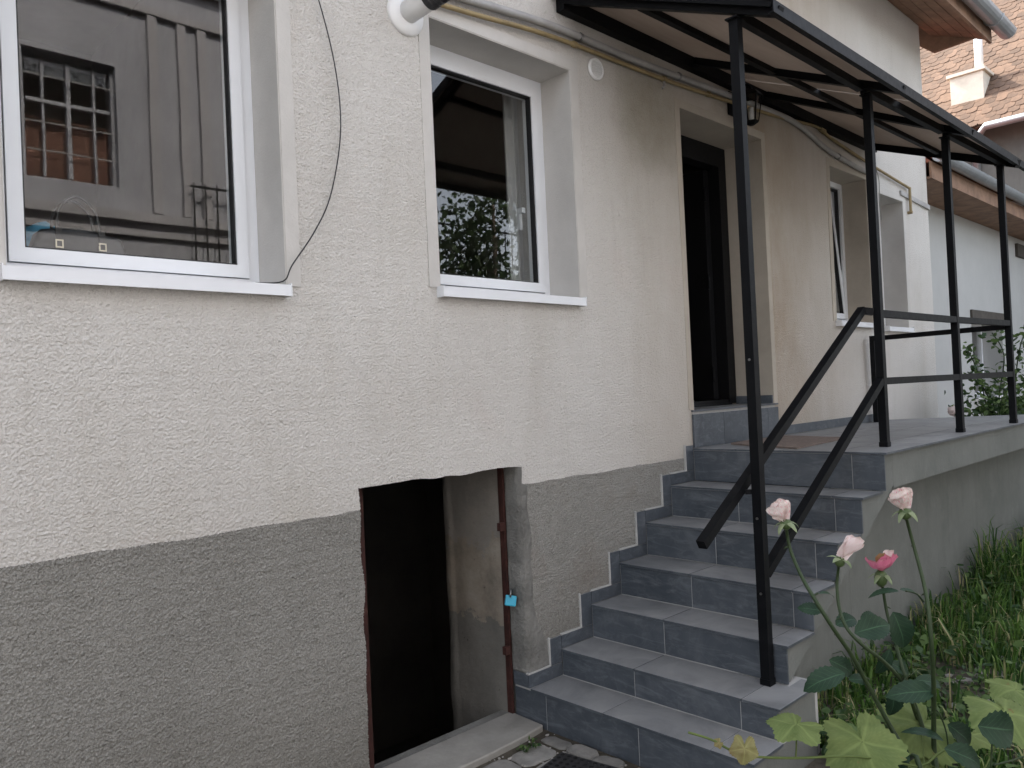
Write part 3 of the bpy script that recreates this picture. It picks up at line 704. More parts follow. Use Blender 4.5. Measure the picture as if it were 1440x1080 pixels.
# ------------------------------------------------------------------ pipes, flue, vent, lantern, cable on the wall
pz = [(2.0, 3.505), (2.485, 3.545), (3.08, 3.593), (3.82, 3.60), (4.80, 3.635), (5.6, 3.66), (5.9, 3.645), (6.1, 3.61), (6.44, 3.54), (7.0, 3.495), (7.25, 3.49)]
b = B(); tube(b, spline([(x, -.032, z) for x, z in pz], 5), .021, 10)
con = obj('conduit_pipe', b, 'conduit_grey', None, True); tag(con, 'grey conduit pipe running along the house wall under the canopy ledger', 'pipe')
for x, z in ((3.3, 3.596), (4.25, 3.617), (5.2, 3.648), (6.6, 3.524)):
    b = B(); tube(b, [(x - .008, -.032, z), (x + .008, -.032, z)], .026, 10); box(b, x - .006, x + .006, -.03, .0, z - .01, z + .01); obj('clip', b, 'hinge_metal', con)
b = B(); tube(b, spline([(x, -.03, z) for x, z in ((2.0, 3.445), (2.5, 3.485), (3.10, 3.538), (4.09, 3.56), (4.89, 3.60), (5.6, 3.645), (6.2, 3.70), (6.33, 3.69), (6.5, 3.655), (7.3, 3.575), (8.26, 3.50))], 5), .0125, 8)
gas = obj('gas_pipe', b, 'gas_yellow', None, True); tag(gas, 'thin weathered yellow gas pipe running along the wall below the grey conduit', 'pipe')
b = B(); tube(b, [(8.25, -.03, 3.51), (8.25, -.03, 3.26)], .0135, 8); tube(b, [(8.25, -.045, 3.262), (8.25, .0, 3.262)], .016, 8); obj('down_stub', b, 'gas_yellow', gas)
for x, z in ((3.25, 3.544), (4.09, 3.561), (4.6, 3.585)):
    b = B(); tube(b, [(x - .012, -.03, z), (x + .012, -.03, z)], .018, 8); obj('coupling', b, 'gas_yellow', gas)
b = B(); tube(b, [(4.09, -.03, 3.56), (4.09, -.035, 3.52), (4.07, -.03, 3.50)], .009, 6); obj('bracket', b, 'conduit_grey', gas)
b = B(); tube(b, [(6.28, -.03, 3.70), (6.36, -.03, 3.685)], .021, 8); obj('elbow', b, 'gas_yellow', gas)
b = B(); box(b, 8.05, 8.85, -.02, .0, 3.40, 3.445); bmesh.ops.rotate(b, verts=b.verts, cent=(8.25, 0, 3.45), matrix=Matrix.Rotation(R(3), 3, 'Y')); obj('drip_strip', b, 'conduit_grey', house)

# flue
fd = Vector((.10, -1, .12)).normalized(); F0 = Vector((2.125, -.001, 3.375))
fl = thing('flue_pipe', 'white boiler flue with black cap sticking out of the wall between the windows', 'flue', F0)
b = B(); lathe(b, [(.098, -.01), (.098, .008), (.092, .018), (.068, .026), (.055, .03)], frame_of((0, -1, 0), F0), 28); obj('flange', b, 'plastic_white', fl, True)
b = B(); lathe(b, [(.050, 0), (.050, .16), (.0495, .161)], frame_of(fd, F0), 24); obj('pipe', b, 'plastic_white', fl, True)
b = B(); M_ = frame_of(fd, F0 + fd * .158)
lathe(b, [(.054, 0), (.056, .004), (.056, .03), (.052, .034), (.052, .05), (.056, .054), (.056, .07), (.048, .074), (.048, .13), (.05, .134), (.05, .145), (.02, .15)], M_, 24)
for k in range(10):
    a = 2 * math.pi * k / 10; bar(b, M_ @ Vector((.051 * math.cos(a), .051 * math.sin(a), .074)), M_ @ Vector((.051 * math.cos(a), .051 * math.sin(a), .134)), .008, .008)
obj('cap', b, 'plastic_black', fl)

# vent
V0 = Vector((3.457, -.001, 3.468)); vt = thing('vent_grille', 'small round white vent grille on the wall above and right of a window', 'vent', V0)
b = B(); n = 28
for k in range(n):
    a0, a1 = 2 * math.pi * k / n, 2 * math.pi * (k + 1) / n
    P_ = lambda r, a, y: b.verts.new((V0.x + r * math.cos(a), y, V0.z + r * math.sin(a)))
    q = [(.062, -.002), (.060, -.016), (.050, -.018), (.048, -.004)]
    for (r0, y0), (r1, y1) in zip(q, q[1:]): b.faces.new((P_(r0, a0, y0), P_(r0, a1, y0), P_(r1, a1, y1), P_(r1, a0, y1)))
bmesh.ops.remove_doubles(b, verts=b.verts, dist=1e-5); bmesh.ops.recalc_face_normals(b, faces=b.faces); obj('ring', b, 'plastic_white', vt, True)
b = B(); lathe(b, [(.049, 0), (.049, .003)], frame_of((0, -1, 0), V0), 24); obj('duct_opening', b, 'gasket', vt)
for i in range(7):
    z = -.039 + i * .013; hw = math.sqrt(.049 ** 2 - z * z); b = B(); bar(b, (V0.x - hw, -.012, V0.z + z), (V0.x + hw, -.012, V0.z + z), .010, .0055, (0, .5, 1)); obj('slat', b, 'plastic_white', vt)

# lantern beside the door
L0 = Vector((4.93, -.005, 3.60)); ln = thing('wall_lantern', 'black carriage lantern hanging on the wall above the door', 'lantern', L0)
b = B(); box(b, 4.89, 4.97, -.02, 0, 3.52, 3.68); obj('back_plate', b, 'black_steel', ln, bevel=.006)
b = B(); tube(b, spline([(4.93, -.02, 3.63), (4.93, -.09, 3.70), (4.93, -.15, 3.685), (4.93, -.155, 3.66)], 5), .009, 8); obj('arm', b, 'black_steel', ln, True)
LM = Matrix.Translation(Vector((4.93, -.155, 3.43)))
b = B(); lathe(b, [(.085, .175), (.08, .185), (.05, .215), (.02, .225), (.012, .24)], LM, 6); obj('roof', b, 'black_steel', ln)
b = B(); lathe(b, [(.02, -.02), (.045, -.005), (.05, .006)], LM, 6); obj('base', b, 'black_steel', ln)
b = B()
for k in range(6):
    a = 2 * math.pi * k / 6; bar(b, LM @ Vector((.046 * math.cos(a), .046 * math.sin(a), .004)), LM @ Vector((.075 * math.cos(a), .075 * math.sin(a), .178)), .008, .008)
obj('cage', b, 'black_steel', ln)
b = B(); lathe(b, [(.040, .006), (.066, .174)], LM, 6); obj('pane', b, 'glass', ln)
b = B(); tube(b, [(4.93, -.155, 3.45), (4.93, -.155, 3.53)], .018, 8); obj('bulb', b, 'plastic_white', ln, True)

# cables
b = B(); tube(b, spline([(1.55, -.012, 3.7), (1.60, -.015, 3.5), (1.665, -.03, 3.30), (1.72, -.035, 3.08), (1.745, -.035, 2.88), (1.735, -.035, 2.70), (1.68, -.035, 2.48), (1.60, -.04, 2.33), (1.50, -.035, 2.19), (1.465, -.02, 2.125), (1.40, .08, 2.128)], 6), .0028, 6)
cb = obj('cable', b, 'cable_black', None, True); tag(cb, 'thin black cable sagging down the wall to the corner of a window sill', 'cable')
b = B(); tube(b, spline([(7.22, -.03, 3.53), (7.34, -.05, 3.55), (7.42, -.05, 3.44), (7.43, -.04, 3.25), (7.52, -.02, 3.1)], 6), .004, 5)
cb = obj('cable', b, 'conduit_grey', None, True); tag(cb, 'short loose grey cable hanging by the end of the canopy', 'cable')

# padlock on the cellar frame
K0 = Vector((2.665, .055, .62)); pk = thing('padlock', 'small blue padlock hanging on the rusty cellar door frame', 'padlock', K0)
b = B(); box(b, K0.x - .028, K0.x + .028, K0.y - .012, K0.y + .012, K0.z - .03, K0.z + .022); bmesh.ops.rotate(b, verts=b.verts, cent=K0, matrix=Matrix.Rotation(R(14), 3, 'Y') @ Matrix.Rotation(R(-35), 3, 'Z')); obj('body', b, 'padlock_blue', pk, bevel=.006, seg=2)
b = B(); tube(b, [K0 + Vector((.008 + .019 * math.cos(a), .012 * math.cos(a), .022 + .030 * math.sin(a))) for a in np.linspace(-.2, math.pi + .2, 10)], .0042, 6); obj('shackle', b, 'hinge_metal', pk, True)

# ------------------------------------------------------------------ things in the near window
HB = Vector((.86, .43, OPEN['w1'][2] + .036)); hb = thing('handbag', 'black leather handbag with buckles lying behind the window pane', 'handbag', HB)
b = B(); prof = [(-.155, 0), (.16, 0), (.175, .07), (.15, .165), (.0, .195), (-.13, .175), (-.165, .07)]
prism(b, [(HB.x + u, HB.z + v) for u, v in prof], 'y', HB.y - .06, HB.y + .05); obj('body', b, 'leather', hb, bevel=.022, seg=3, smooth=True)
for dx in (-.07, .075):
    b = B(); box(b, HB.x + dx - .011, HB.x + dx + .011, HB.y - .066, HB.y - .058, HB.z + .01, HB.z + .185); st_ = obj('strap', b, 'leather', hb)
    b = B(); ringbox(b, HB.x + dx - .013, HB.x + dx + .013, HB.z + .108, HB.z + .138, (.0045,) * 4, HB.y - .071, HB.y - .067); obj('buckle', b, 'brass', st_)
for dy in (-.04, .03):
    b = B(); tube(b, spline([(HB.x - .07, HB.y + dy, HB.z + .17), (HB.x - .06, HB.y + dy, HB.z + .26), (HB.x, HB.y + dy, HB.z + .31), (HB.x + .06, HB.y + dy, HB.z + .26), (HB.x + .075, HB.y + dy, HB.z + .17)], 6), .006, 6); obj('handle', b, 'leather', hb, True)
b = B(); bmesh.ops.create_icosphere(b, subdivisions=4, radius=1)
for v in b.verts:
    n_ = mnoise.noise(v.co * 2.2) * .25 + mnoise.noise(v.co * 6) * .10
    v.co = Vector((HB.x - .05 + v.co.x * .17 * (1 + n_), HB.y + .15 + v.co.y * .06 * (1 + n_), HB.z + .115 + v.co.z * .112 * (1 + n_)))
bl = obj('plastic_bag', b, 'bag_blue', None, True); tag(bl, 'crumpled blue plastic bag behind the black handbag in the window', 'bag')
def curtain(x0, x1, y, z0, z1, label, mat='curtain_white'):
    b = B(); n = 40; P_ = []
    for i in range(n + 1):
        u = i / n; P_.append((x0 + (x1 - x0) * u, y + .018 * math.sin(u * 22) + .008 * math.sin(u * 51)))
    for dy in (0, .004):
        pass
    a = [b.verts.new((x, yy, z0)) for x, yy in P_]; c = [b.verts.new((x, yy, z1)) for x, yy in P_]
    a2 = [b.verts.new((x, yy + .003, z0)) for x, yy in P_]; c2 = [b.verts.new((x, yy + .003, z1)) for x, yy in P_]
    for i in range(n): b.faces.new((a[i], a[i + 1], c[i + 1], c[i])); b.faces.new((a2[i + 1], a2[i], c2[i], c2[i + 1]))
    b.faces.new((a[0], c[0], c2[0], a2[0])); b.faces.new((a[n], a2[n], c2[n], c[n]))
    o = obj('curtain', b, mat, None, True); return tag(o, label, 'curtain')
curtain(3.17, 3.40, .46, 2.2, 3.6, 'white curtain drawn to the side inside the window left of the door')
curtain(1.475, 1.60, .46, 2.16, 3.6, 'white curtain edge inside the window that holds the handbag')

# ------------------------------------------------------------------ at the foot of the stair
b = B(); prism(b, [(1.70, -.135), (1.9, -.12), (2.3, -.13), (2.56, -.12), (2.70, -.10), (2.71, .14), (1.76, .14), (1.70, .0)], 'z', -.1, .031)
tag(obj('door_slab', b, 'concrete_slab', None, bevel=.006), 'worn concrete slab in front of the cellar doorway', 'slab')
pav = tag(bpy.data.objects.new('cobble_pavement', None), kind='structure'); COL.objects.link(pav); pav.location = (2.2, -.5, 0)
cells = []
yy = -.16; r_i = 0
while yy > -1.9:
    hgt = random.uniform(.15, .21); xx = .9 + random.uniform(0, .1)
    while xx < 2.66:
        wd = random.uniform(.17, .29)
        if xx + wd > 2.70: wd = 2.69 - xx
        if wd > .07: cells.append((xx, xx + wd, yy - hgt, yy))
        xx += wd
    yy -= hgt
for (xa, xb, ya, yb) in cells:
    b = B(); cx, cy = (xa + xb) / 2, (ya + yb) / 2; ring = []
    hw, hh = (xb - xa) / 2 - .006, (yb - ya) / 2 - .006; n = 16; top = .012 + random.uniform(-.006, .008)
    se = random.random() * 50; layers = []
    for s_, z in ((1.0, -.04), (1.0, top - .012), (.94, top - .003), (.80, top)):
        L = []
        for k in range(n):
            a = 2 * math.pi * k / n + .2; ca, sa = math.cos(a), math.sin(a); m = (abs(ca) ** 7 + abs(sa) ** 7) ** (-1 / 7)
            j = 1 + .10 * mnoise.noise(Vector((ca * 1.6 + se, sa * 1.6, 0)))
            L.append(b.verts.new((cx + m * j * ca * hw * s_, cy + m * j * sa * hh * s_, z + .004 * mnoise.noise(Vector((ca * 2, sa * 2, se))))))
        layers.append(L)
    for a_, c_ in zip(layers, layers[1:]):
        for k in range(n): b.faces.new((a_[k], a_[(k + 1) % n], c_[(k + 1) % n], c_[k]))
    b.faces.new(layers[-1]); obj('cobble_stone', b, 'cobble', pav)
# perforated rubber mat
MC = Vector((2.40, -.693, .030))
b = B(); mw, mh = .40, .60; nx, ny = 12, 18; cw = mw / nx; ang = R(10)
V = {}
def mv(x, y, z):
    k = (round(x, 5), round(y, 5), z)
    if k not in V: V[k] = b.verts.new((x, y, z))
    return V[k]
for i in range(nx):
    for j in range(ny):
        x = -mw / 2 + i * cw; y = -mh / 2 + j * cw; cx, cy = x + cw / 2, y + cw / 2; r = cw * .34
        sq = [(x, y), (x + cw / 2, y), (x + cw, y), (x + cw, y + cw / 2), (x + cw, y + cw), (x + cw / 2, y + cw), (x, y + cw), (x, y + cw / 2)]
        ci = [(cx + r * math.cos(-3 * math.pi / 4 + k * math.pi / 4), cy + r * math.sin(-3 * math.pi / 4 + k * math.pi / 4)) for k in range(8)]
        for k in range(8):
            k2 = (k + 1) % 8
            b.faces.new((mv(*sq[k], 0.), mv(*sq[k2], 0.), mv(*ci[k2], 0.), mv(*ci[k], 0.)))
            b.faces.new((mv(*ci[k], 0.), mv(*ci[k2], 0.), mv(*ci[k2], -.012), mv(*ci[k], -.012)))
for k, v in list(V.items()): v.co = MC + Matrix.Rotation(ang, 3, 'Z') @ v.co
for e in [e for e in b.edges if e.is_boundary and all(abs(v.co.z - MC.z) < 1e-4 for v in e.verts)]:
    q = [b.verts.new((v.co.x, v.co.y, MC.z - .012)) for v in e.verts]; b.faces.new((e.verts[0], e.verts[1], q[1], q[0]))
bmesh.ops.recalc_face_normals(b, faces=b.faces)
tag(obj('rubber_mat', b, 'rubber'), 'black perforated rubber mat on the cobbles at the foot of the stair', 'mat')
# coir mat before the door
b = B(); n = 22
DM = [(4.55, -.10), (4.33, -.66), (5.16, -.60), (5.30, -.09)]
prism(b, DM, 'z', 1.2495, 1.259); bmesh.ops.subdivide_edges(b, edges=[e for e in b.edges], cuts=6, use_grid_fill=True)
for v in b.verts:
    if v.co.z > 1.255: v.co.z += .003 * mnoise.noise(v.co * 14) + .006 * max(0, mnoise.noise(v.co * 3))
tag(obj('door_mat', b, 'coir'), 'flat brown coir mat lying on the landing below the door', 'mat')

# ------------------------------------------------------------------ neighbour's house
nb = thing('neighbour_house', 'low pale grey house with red tiled roof and zinc gutter beyond the landing', 'house', (13, .45, 0))
NY = .45; nw = (11.72, 13.15, 1.30, 2.38); nd = (14.55, 15.5, 0, 2.75)
b = B()
X = [8.86, nw[0], nw[1], nd[0], nd[1], 22]; Z = [-.2, 1.30, 2.38, 2.75, 3.78]
for i in range(5):
    for j in range(4):
        if (i == 1 and j == 1) or (i == 3 and j < 3): continue
        box(b, X[i], X[i + 1], NY, NY + .4, Z[j], Z[j + 1])
bmesh.ops.remove_doubles(b, verts=b.verts, dist=1e-4)
seen = {}
for f in list(b.faces):
    k = tuple(sorted(v.index for v in f.verts)); 
b.verts.index_update()
for f in list(b.faces):
    k = tuple(sorted(v.index for v in f.verts)); seen.setdefault(k, []).append(f)
bmesh.ops.delete(b, geom=[f for fs in seen.values() if len(fs) > 1 for f in fs], context='FACES')
obj('wall', b, 'neighbour_render', nb)
b = B(); box(b, 8.86, 22, NY + .41, 7, 3.5, 3.6); box(b, 9, 22, 2.0, 2.1, -.2, 3.5); obj('interior', b, 'interior', nb)
b = B(); ringbox(b, nw[0] + .003, nw[1] - .003, nw[2] + .003, nw[3] - .003, (.06,) * 4, NY + .26, NY + .32); box(b, 12.40, 12.47, NY + .26, NY + .32, nw[2] + .06, nw[3] - .06)
nwo = obj('window', b, 'pvc_white', nb)
b = B(); box(b, nw[0] + .06, nw[1] - .06, NY + .285, NY + .295, nw[2] + .06, nw[3] - .06); obj('pane', b, 'glass', nwo)
b = B(); box(b, nw[0] - .06, nw[1] + .06, NY - .06, NY + .255, nw[2] - .06, nw[2] - .001); obj('sill', b, 'plaster_white', nwo)
b = B(); box(b, nw[0] - .03, nw[1] + .03, NY - .03, NY - .002, nw[3] - .01, nw[3] + .11); obj('lintel', b, 'wood_dark', nwo)
b = B(); box(b, nd[0], nd[1], NY + .2, NY + .25, 0, 2.75); obj('door', b, 'wood_dark', nb)
b = B(); box(b, 14.1, 15.6, NY - .04, NY - .002, 3.42, 3.62); obj('timber_lintel', b, 'wood_dark', nb)
for i in range(4):
    y0 = -.02 + i * .117; b = B(); box(b, 8.87, 22, y0, y0 + .112, 3.70 + i * .004, 3.725 + i * .004); obj('soffit_board', b, 'wood_soffit', nb)
b = B(); box(b, 8.87, 22, -.045, -.022, 3.70, 3.88); obj('fascia_board', b, 'wood_soffit', nb)
ngt = gutter(nb, 8.88, 21.9, -.125, 3.93, .075)
npitch = .78
b = B(); prism(b, [(-.04, 3.885), (4.2, 3.885 + 4.24 * npitch), (4.2, 3.8), (.2, 3.8)], 'x', 8.87, 22); nroof = obj('roof', b, 'roof_tile_red', nb)
def tile_mesh(name, wd, ln, th, mat):
    bm = B(); n = 5; pts = [(-wd / 2, ln)] + [(wd / 2 * math.cos(math.pi + math.pi * k / n), wd * .32 * (1 + math.sin(math.pi + math.pi * k / n))) for k in range(n + 1)] + [(wd / 2, ln)]
    prism(bm, pts, 'z', 0, th); me = bpy.data.meshes.new(name); bm.to_mesh(me); bm.free(); me.materials.append(MATS[mat]); return me
tm = tile_mesh('tile', .185, .36, .016, 'roof_tile_red')
ang = math.atan(npitch)
for r_ in range(8):
    for c_ in range(36):
        o = bpy.data.objects.new('tile', tm); COL.objects.link(o)
        s_ = r_ * .20; x = 9.2 + c_ * .19 + (.095 if r_ % 2 else 0)
        o.location = (x, -.07 + s_ * math.cos(ang) + random.uniform(-.006, .006), 3.902 + s_ * math.sin(ang) + .004)
        o.rotation_euler = (ang - R(2.2) + random.uniform(-.012, .012), random.uniform(-.012, .012), random.uniform(-.015, .015)); attach(o, nroof)

# ------------------------------------------------------------------ far house with the steep tiled roof
fh = thing('far_house', 'tall old house with steep orange beaver tail tile roof and cream chimney', 'house', (17.5, 1, 0))
b = B(); box(b, 16.75, 17.2, -6, 9, -.2, 6.28); box(b, 17.2, 25, 8.6, 9, -.2, 6.28); box(b, 17.2, 25, -6, -5.6, -.2, 6.28); obj('wall', b, 'cement_render', fh)
b = B(); prism(b, [(16.3, 6.17), (22.3, 12.17), (28.3, 6.17), (28.3, 6.0), (22.3, 12.0), (16.42, 6.12)], 'y', -6.5, 9.5); froof = obj('roof', b, 'roof_tile_orange', fh)
tf = tile_mesh('tile', .178, .34, .018, 'roof_tile_orange')
cand = []
for r_ in range(30):
    for c_ in range(22): cand.append((r_, c_))
stuffV, stuffF = [], []
cnt = 0
base_v = np.array([v.co for v in tf.vertices]); base_f = [list(p.vertices) for p in tf.polygons]
for r_, c_ in cand:
    s_ = r_ * .172; y = .25 + c_ * .183 + (.0915 if r_ % 2 else 0)
    loc = Vector((16.27 + s_ * .7071 + random.uniform(-.008, .008), y + random.uniform(-.006, .006), 6.175 + s_ * .7071 + .01))
    rot = Matrix.Rotation(-math.pi / 2, 4, 'Z').to_3x3()
    # local x -> along the course, local y -> up the slope, local z -> out of the roof
    up = Vector((.7071 * math.cos(.05) + .0, 0, .7071)).normalized(); up = (Vector((math.cos(R(43)), 0, math.sin(R(43))))); xx_ = Vector((0, -1, 0)); zz_ = xx_.cross(up)
    M3 = Matrix((xx_, up, zz_)).transposed() @ Matrix.Rotation(random.uniform(-.02, .02), 3, 'Z')
    if r_ < 25 and 2 <= c_ < 14:
        o = bpy.data.objects.new('tile', tf); COL.objects.link(o); o.location = loc; o.rotation_euler = M3.to_euler(); attach(o, froof); cnt += 1
    else:
        k0 = len(stuffV); stuffV += [tuple(loc + M3 @ Vector(q)) for q in base_v]; stuffF += [[i + k0 for i in f] for f in base_f]
o = npobj('tile_field', stuffV, stuffF, 'roof_tile_orange', froof); tag(o, kind='stuff')
b = B(); box(b, 16.95, 17.75, 1.48, 2.05, 6.3, 7.42); ch = obj('chimney', b, 'chimney_plaster', fh, bevel=.03)
b = B(); box(b, 16.9, 17.8, 1.43, 2.10, 7.42, 7.48); obj('cap', b, 'chimney_plaster', ch, bevel=.01)
b = B(); box(b, 16.93, 16.96, 1.50, 2.03, 6.55, 6.85); obj('flashing', b, 'zinc', ch)
b = B(); tube(b, [(17.3, 1.62, 7.48), (17.3, 1.62, 8.55)], .075, 12); obj('flue', b, 'plastic_white', ch, True)
b = B(); tube(b, [(16.22, -5, 6.13), (16.22, 1.3, 6.13), (16.4, 1.5, 6.0), (16.7, 1.6, 5.8), (16.7, 1.6, 1)], .07, 10); obj('gutter', b, 'zinc', fh, True)

# ------------------------------------------------------------------ house across the yard (seen in the panes)
ob = thing('opposite_house', 'old mauve plastered house across the yard, seen mirrored in the panes', 'house', (0, -6.2, 0))
OY = -6.0
ow = (2.02, 2.94, 4.15, 5.52)
b = B(); X = [-9, ow[0], ow[1], 5.1]; Z = [-.2, ow[2], ow[3], 7.2]
for i in range(3):
    for j in range(3):
        if i == 1 and j == 1: continue
        box(b, X[i], X[i + 1], OY - .4, OY, Z[j], Z[j + 1])
bmesh.ops.remove_doubles(b, verts=b.verts, dist=1e-4); obj('wall', b, 'old_facade', ob)
b = B(); box(b, -9, 5.1, OY - 6, OY - 5.8, -.2, 7.2); box(b, 4.8, 5.1, OY - 5.8, OY - .4, -.2, 7.2); box(b, -9, -8.8, OY - 5.8, OY - .4, -.2, 7.2); obj('rear_wall', b, 'old_facade', ob)
b = B(); prism(b, [(OY + .5, 7.2), (OY - 3, 9.6), (OY - 6.4, 7.2)], 'x', -9.3, 5.4); obj('roof', b, 'roof_tile_orange', ob)
for (z, h_, d_) in ((3.78, .10, .10), (3.62, .07, .06), (6.65, .16, .16), (6.9, .2, .3), (6.2, .08, .07)):
    b = B(); box(b, -9, 5.12, OY + .001, OY + d_, z, z + h_); obj('cornice', b, 'facade_moulding', ob, bevel=.02)
for x in (3.28, 3.62, 3.86, 4.55, .9):
    b = B(); box(b, x, x + (.10 if x < 4 else .3), OY + .001, OY + .07, 3.9, 6.18); obj('pilaster', b, 'facade_moulding', ob, bevel=.015)
b = B(); ringbox(b, ow[0], ow[1], ow[2], ow[3], (.03,) * 4, OY - .2, OY - .1); box(b, 2.46, 2.50, OY - .2, OY - .1, ow[2] + .05, ow[3] - .05); box(b, ow[0] + .05, ow[1] - .05, OY - .19, OY - .105, 4.99, 5.03)
for x in (2.22, 2.73): box(b, x, x + .025, OY - .18, OY - .12, ow[2] + .05, ow[3] - .05)
own = obj('window', b, 'old_facade', ob)
b = B(); box(b, ow[0] + .05, ow[1] - .05, OY - .16, OY - .15, ow[2] + .05, ow[3] - .05); obj('pane', b, 'glass', own)
b = B(); box(b, ow[0], ow[1], OY - .36, OY - .34, ow[2], 4.9); obj('blind', b, 'curtain_red', own)
b = B(); box(b, ow[0] - .3, ow[1] + .3, OY - .8, OY - .78, ow[2] - .3, ow[3] + .3); obj('room', b, 'interior', own)
for z in (4.45, 4.75, 5.25):
    b = B(); bar(b, (ow[0], OY - .03, z), (ow[1], OY - .03, z), .012, .012); obj('window_bar', b, 'conduit_grey', own)
rl = thing('balcony_railing', 'black iron railing on the terrace across the yard, seen mirrored', 'railing', (7.5, OY, 3.2))
b = B(); box(b, 5.12, 12.5, OY - 3, OY + .1, 2.9, 3.15)
ter = obj('terrace', b, 'old_facade', ob); b = B(); box(b, 5.2, 12.4, OY - 2.8, OY - .0, -.2, 2.9); obj('terrace_wall', b, 'old_facade', ob)
for z in (3.3, 4.25):
    b = B(); bar(b, (3.66, OY + .16, z), (12.4, OY + .16, z), .025, .025); obj('rail', b, 'black_steel', rl)
for i in range(62):
    b = B(); x = 3.7 + i * .14; bar(b, (x, OY + .16, 3.15), (x, OY + .16, 4.3), .014, .014, (0, 1, 0)); obj('bar', b, 'black_steel', rl)
def crown(name, centre, rad, n, size, mat, parent, flat=1.0, hole=.0):
    c = Vector(centre); V, F, Tn = [], [], []
    clumps = [(Vector(rng.normal(size=3)).normalized() * (rng.random() ** .4)) for _ in range(max(10, n // 110))]
    for i in range(n):
        q = clumps[rng.integers(len(clumps))] + Vector(rng.normal(size=3)) * .17
        p = c + Vector((q.x * rad[0], q.y * rad[1], q.z * rad[2]))
        nrm = (Vector(rng.normal(size=3)) + Vector((0, 0, .8))).normalized(); a = nrm.orthogonal().normalized(); a.rotate(Matrix.Rotation(rng.random() * 6.28, 3, nrm)); bb = nrm.cross(a)
        L = size * (.6 + .8 * rng.random()); k = len(V)
        V += [p, p + a * L * .5 + bb * L * .32, p + a * L - nrm * L * .12, p + a * L * .5 - bb * L * .32]; F.append((k, k + 1, k + 2, k + 3)); Tn += [rng.random()] * 4
    o = npobj(name, V, F, mat, parent); at_ = o.data.attributes.new('tint', 'FLOAT', 'POINT'); at_.data.foreach_set('value', Tn); return o
def tree(loc, h, rad, n, size, label, name='tree', group=None):
    t = thing(name, label, 'tree', loc, group); L = Vector(loc)
    b = B(); tube(b, spline([L, L + Vector((.05, .03, h * .3)), L + Vector((-.04, .05, h * .6)), L + Vector((.02, 0, h * .92))], 4), [.09 - .075 * i / 12 for i in range(13)], 8)
    for k in range(6):
        a = k * 1.1; z = h * (.4 + .07 * k); tube(b, spline([L + Vector((0, .03, z)), L + Vector((math.cos(a) * rad[0] * .4, math.sin(a) * rad[1] * .4, z + .25)), L + Vector((math.cos(a) * rad[0] * .8, math.sin(a) * rad[1] * .8, z + .4))], 4), [.03 - .003 * i for i in range(9)], 6)
    obj('trunk', b, 'bark', t, True); crown('crown', L + Vector((0, 0, h * .72)), rad, n, size, 'tree_leaf', t)
    return t
tree((7.6, -4.9, 0), 4.9, (1.0, .9, 1.6), 3800, .10, 'leafy green tree across the yard, seen mirrored in the panes')

# ------------------------------------------------------------------ planting on the right of the stair
# grass and weeds: nobody could count them
def blades(n, region, lh, mat, name, label, wd=.006):
    V, F, Tn = [], [], []
    for i in range(n):
        x, y, z, hgt = region()
        a = rng.random() * 6.283; lean = .15 + 1.2 * rng.random() ** 1.5; d = np.array([math.cos(a), math.sin(a)]); s_ = np.array([-d[1], d[0]]) * wd * (.6 + .8 * rng.random())
        L = hgt; tnt = rng.random(); k = len(V)
        for q, (u, zz, ww) in enumerate(((0, 0, 1), (.10 * lean, .42, .9), (.34 * lean, .78, .6), (.72 * lean, .93 - .15 * lean, .05))):
            c = np.array([x, y]) + d * u * L
            V.append((c[0] - s_[0] * ww, c[1] - s_[1] * ww, z + zz * L)); V.append((c[0] + s_[0] * ww, c[1] + s_[1] * ww, z + zz * L)); Tn += [tnt] * 2
        for q in range(3): F.append((k + 2 * q, k + 2 * q + 1, k + 2 * q + 3, k + 2 * q + 2))
    o = npobj(name, V, F, mat); at_ = o.data.attributes.new('tint', 'FLOAT', 'POINT'); at_.data.foreach_set('value', Tn)
    tag(o, label, 'grass', kind='stuff'); return o
def patch(x, y): return mnoise.noise(Vector((x * 1.6, y * 1.6, 4))) + .5 * mnoise.noise(Vector((x * 4, y * 4, 9)))
def greg():
    while True:
        x = 3.3 + 6.5 * rng.random() ** 1.2; y = -.93 - 2.75 * rng.random()
        if x < 3.36 and y > -1.25: continue
        p = patch(x, y); dens = .35 + .9 * p + .35 * max(0, min(1, (x - 4.6) / 1.2))
        if rng.random() < dens:
            tall = max(0, min(1, (x - 4.7) / 2.0)); cl = mnoise.noise(Vector((x * 5.5, y * 5.5, 2))); return x, y, 0, (.05 + .13 * rng.random() ** 1.4) * (1 + 1.5 * tall * (.6 + .6 * max(0, p))) * (1 + .75 * max(-.6, cl * 1.6))
blades(34000, greg, 1, 'grass_blade', 'grass', 'long green grass growing along the landing wall')
V, F, Tn = [], [], []
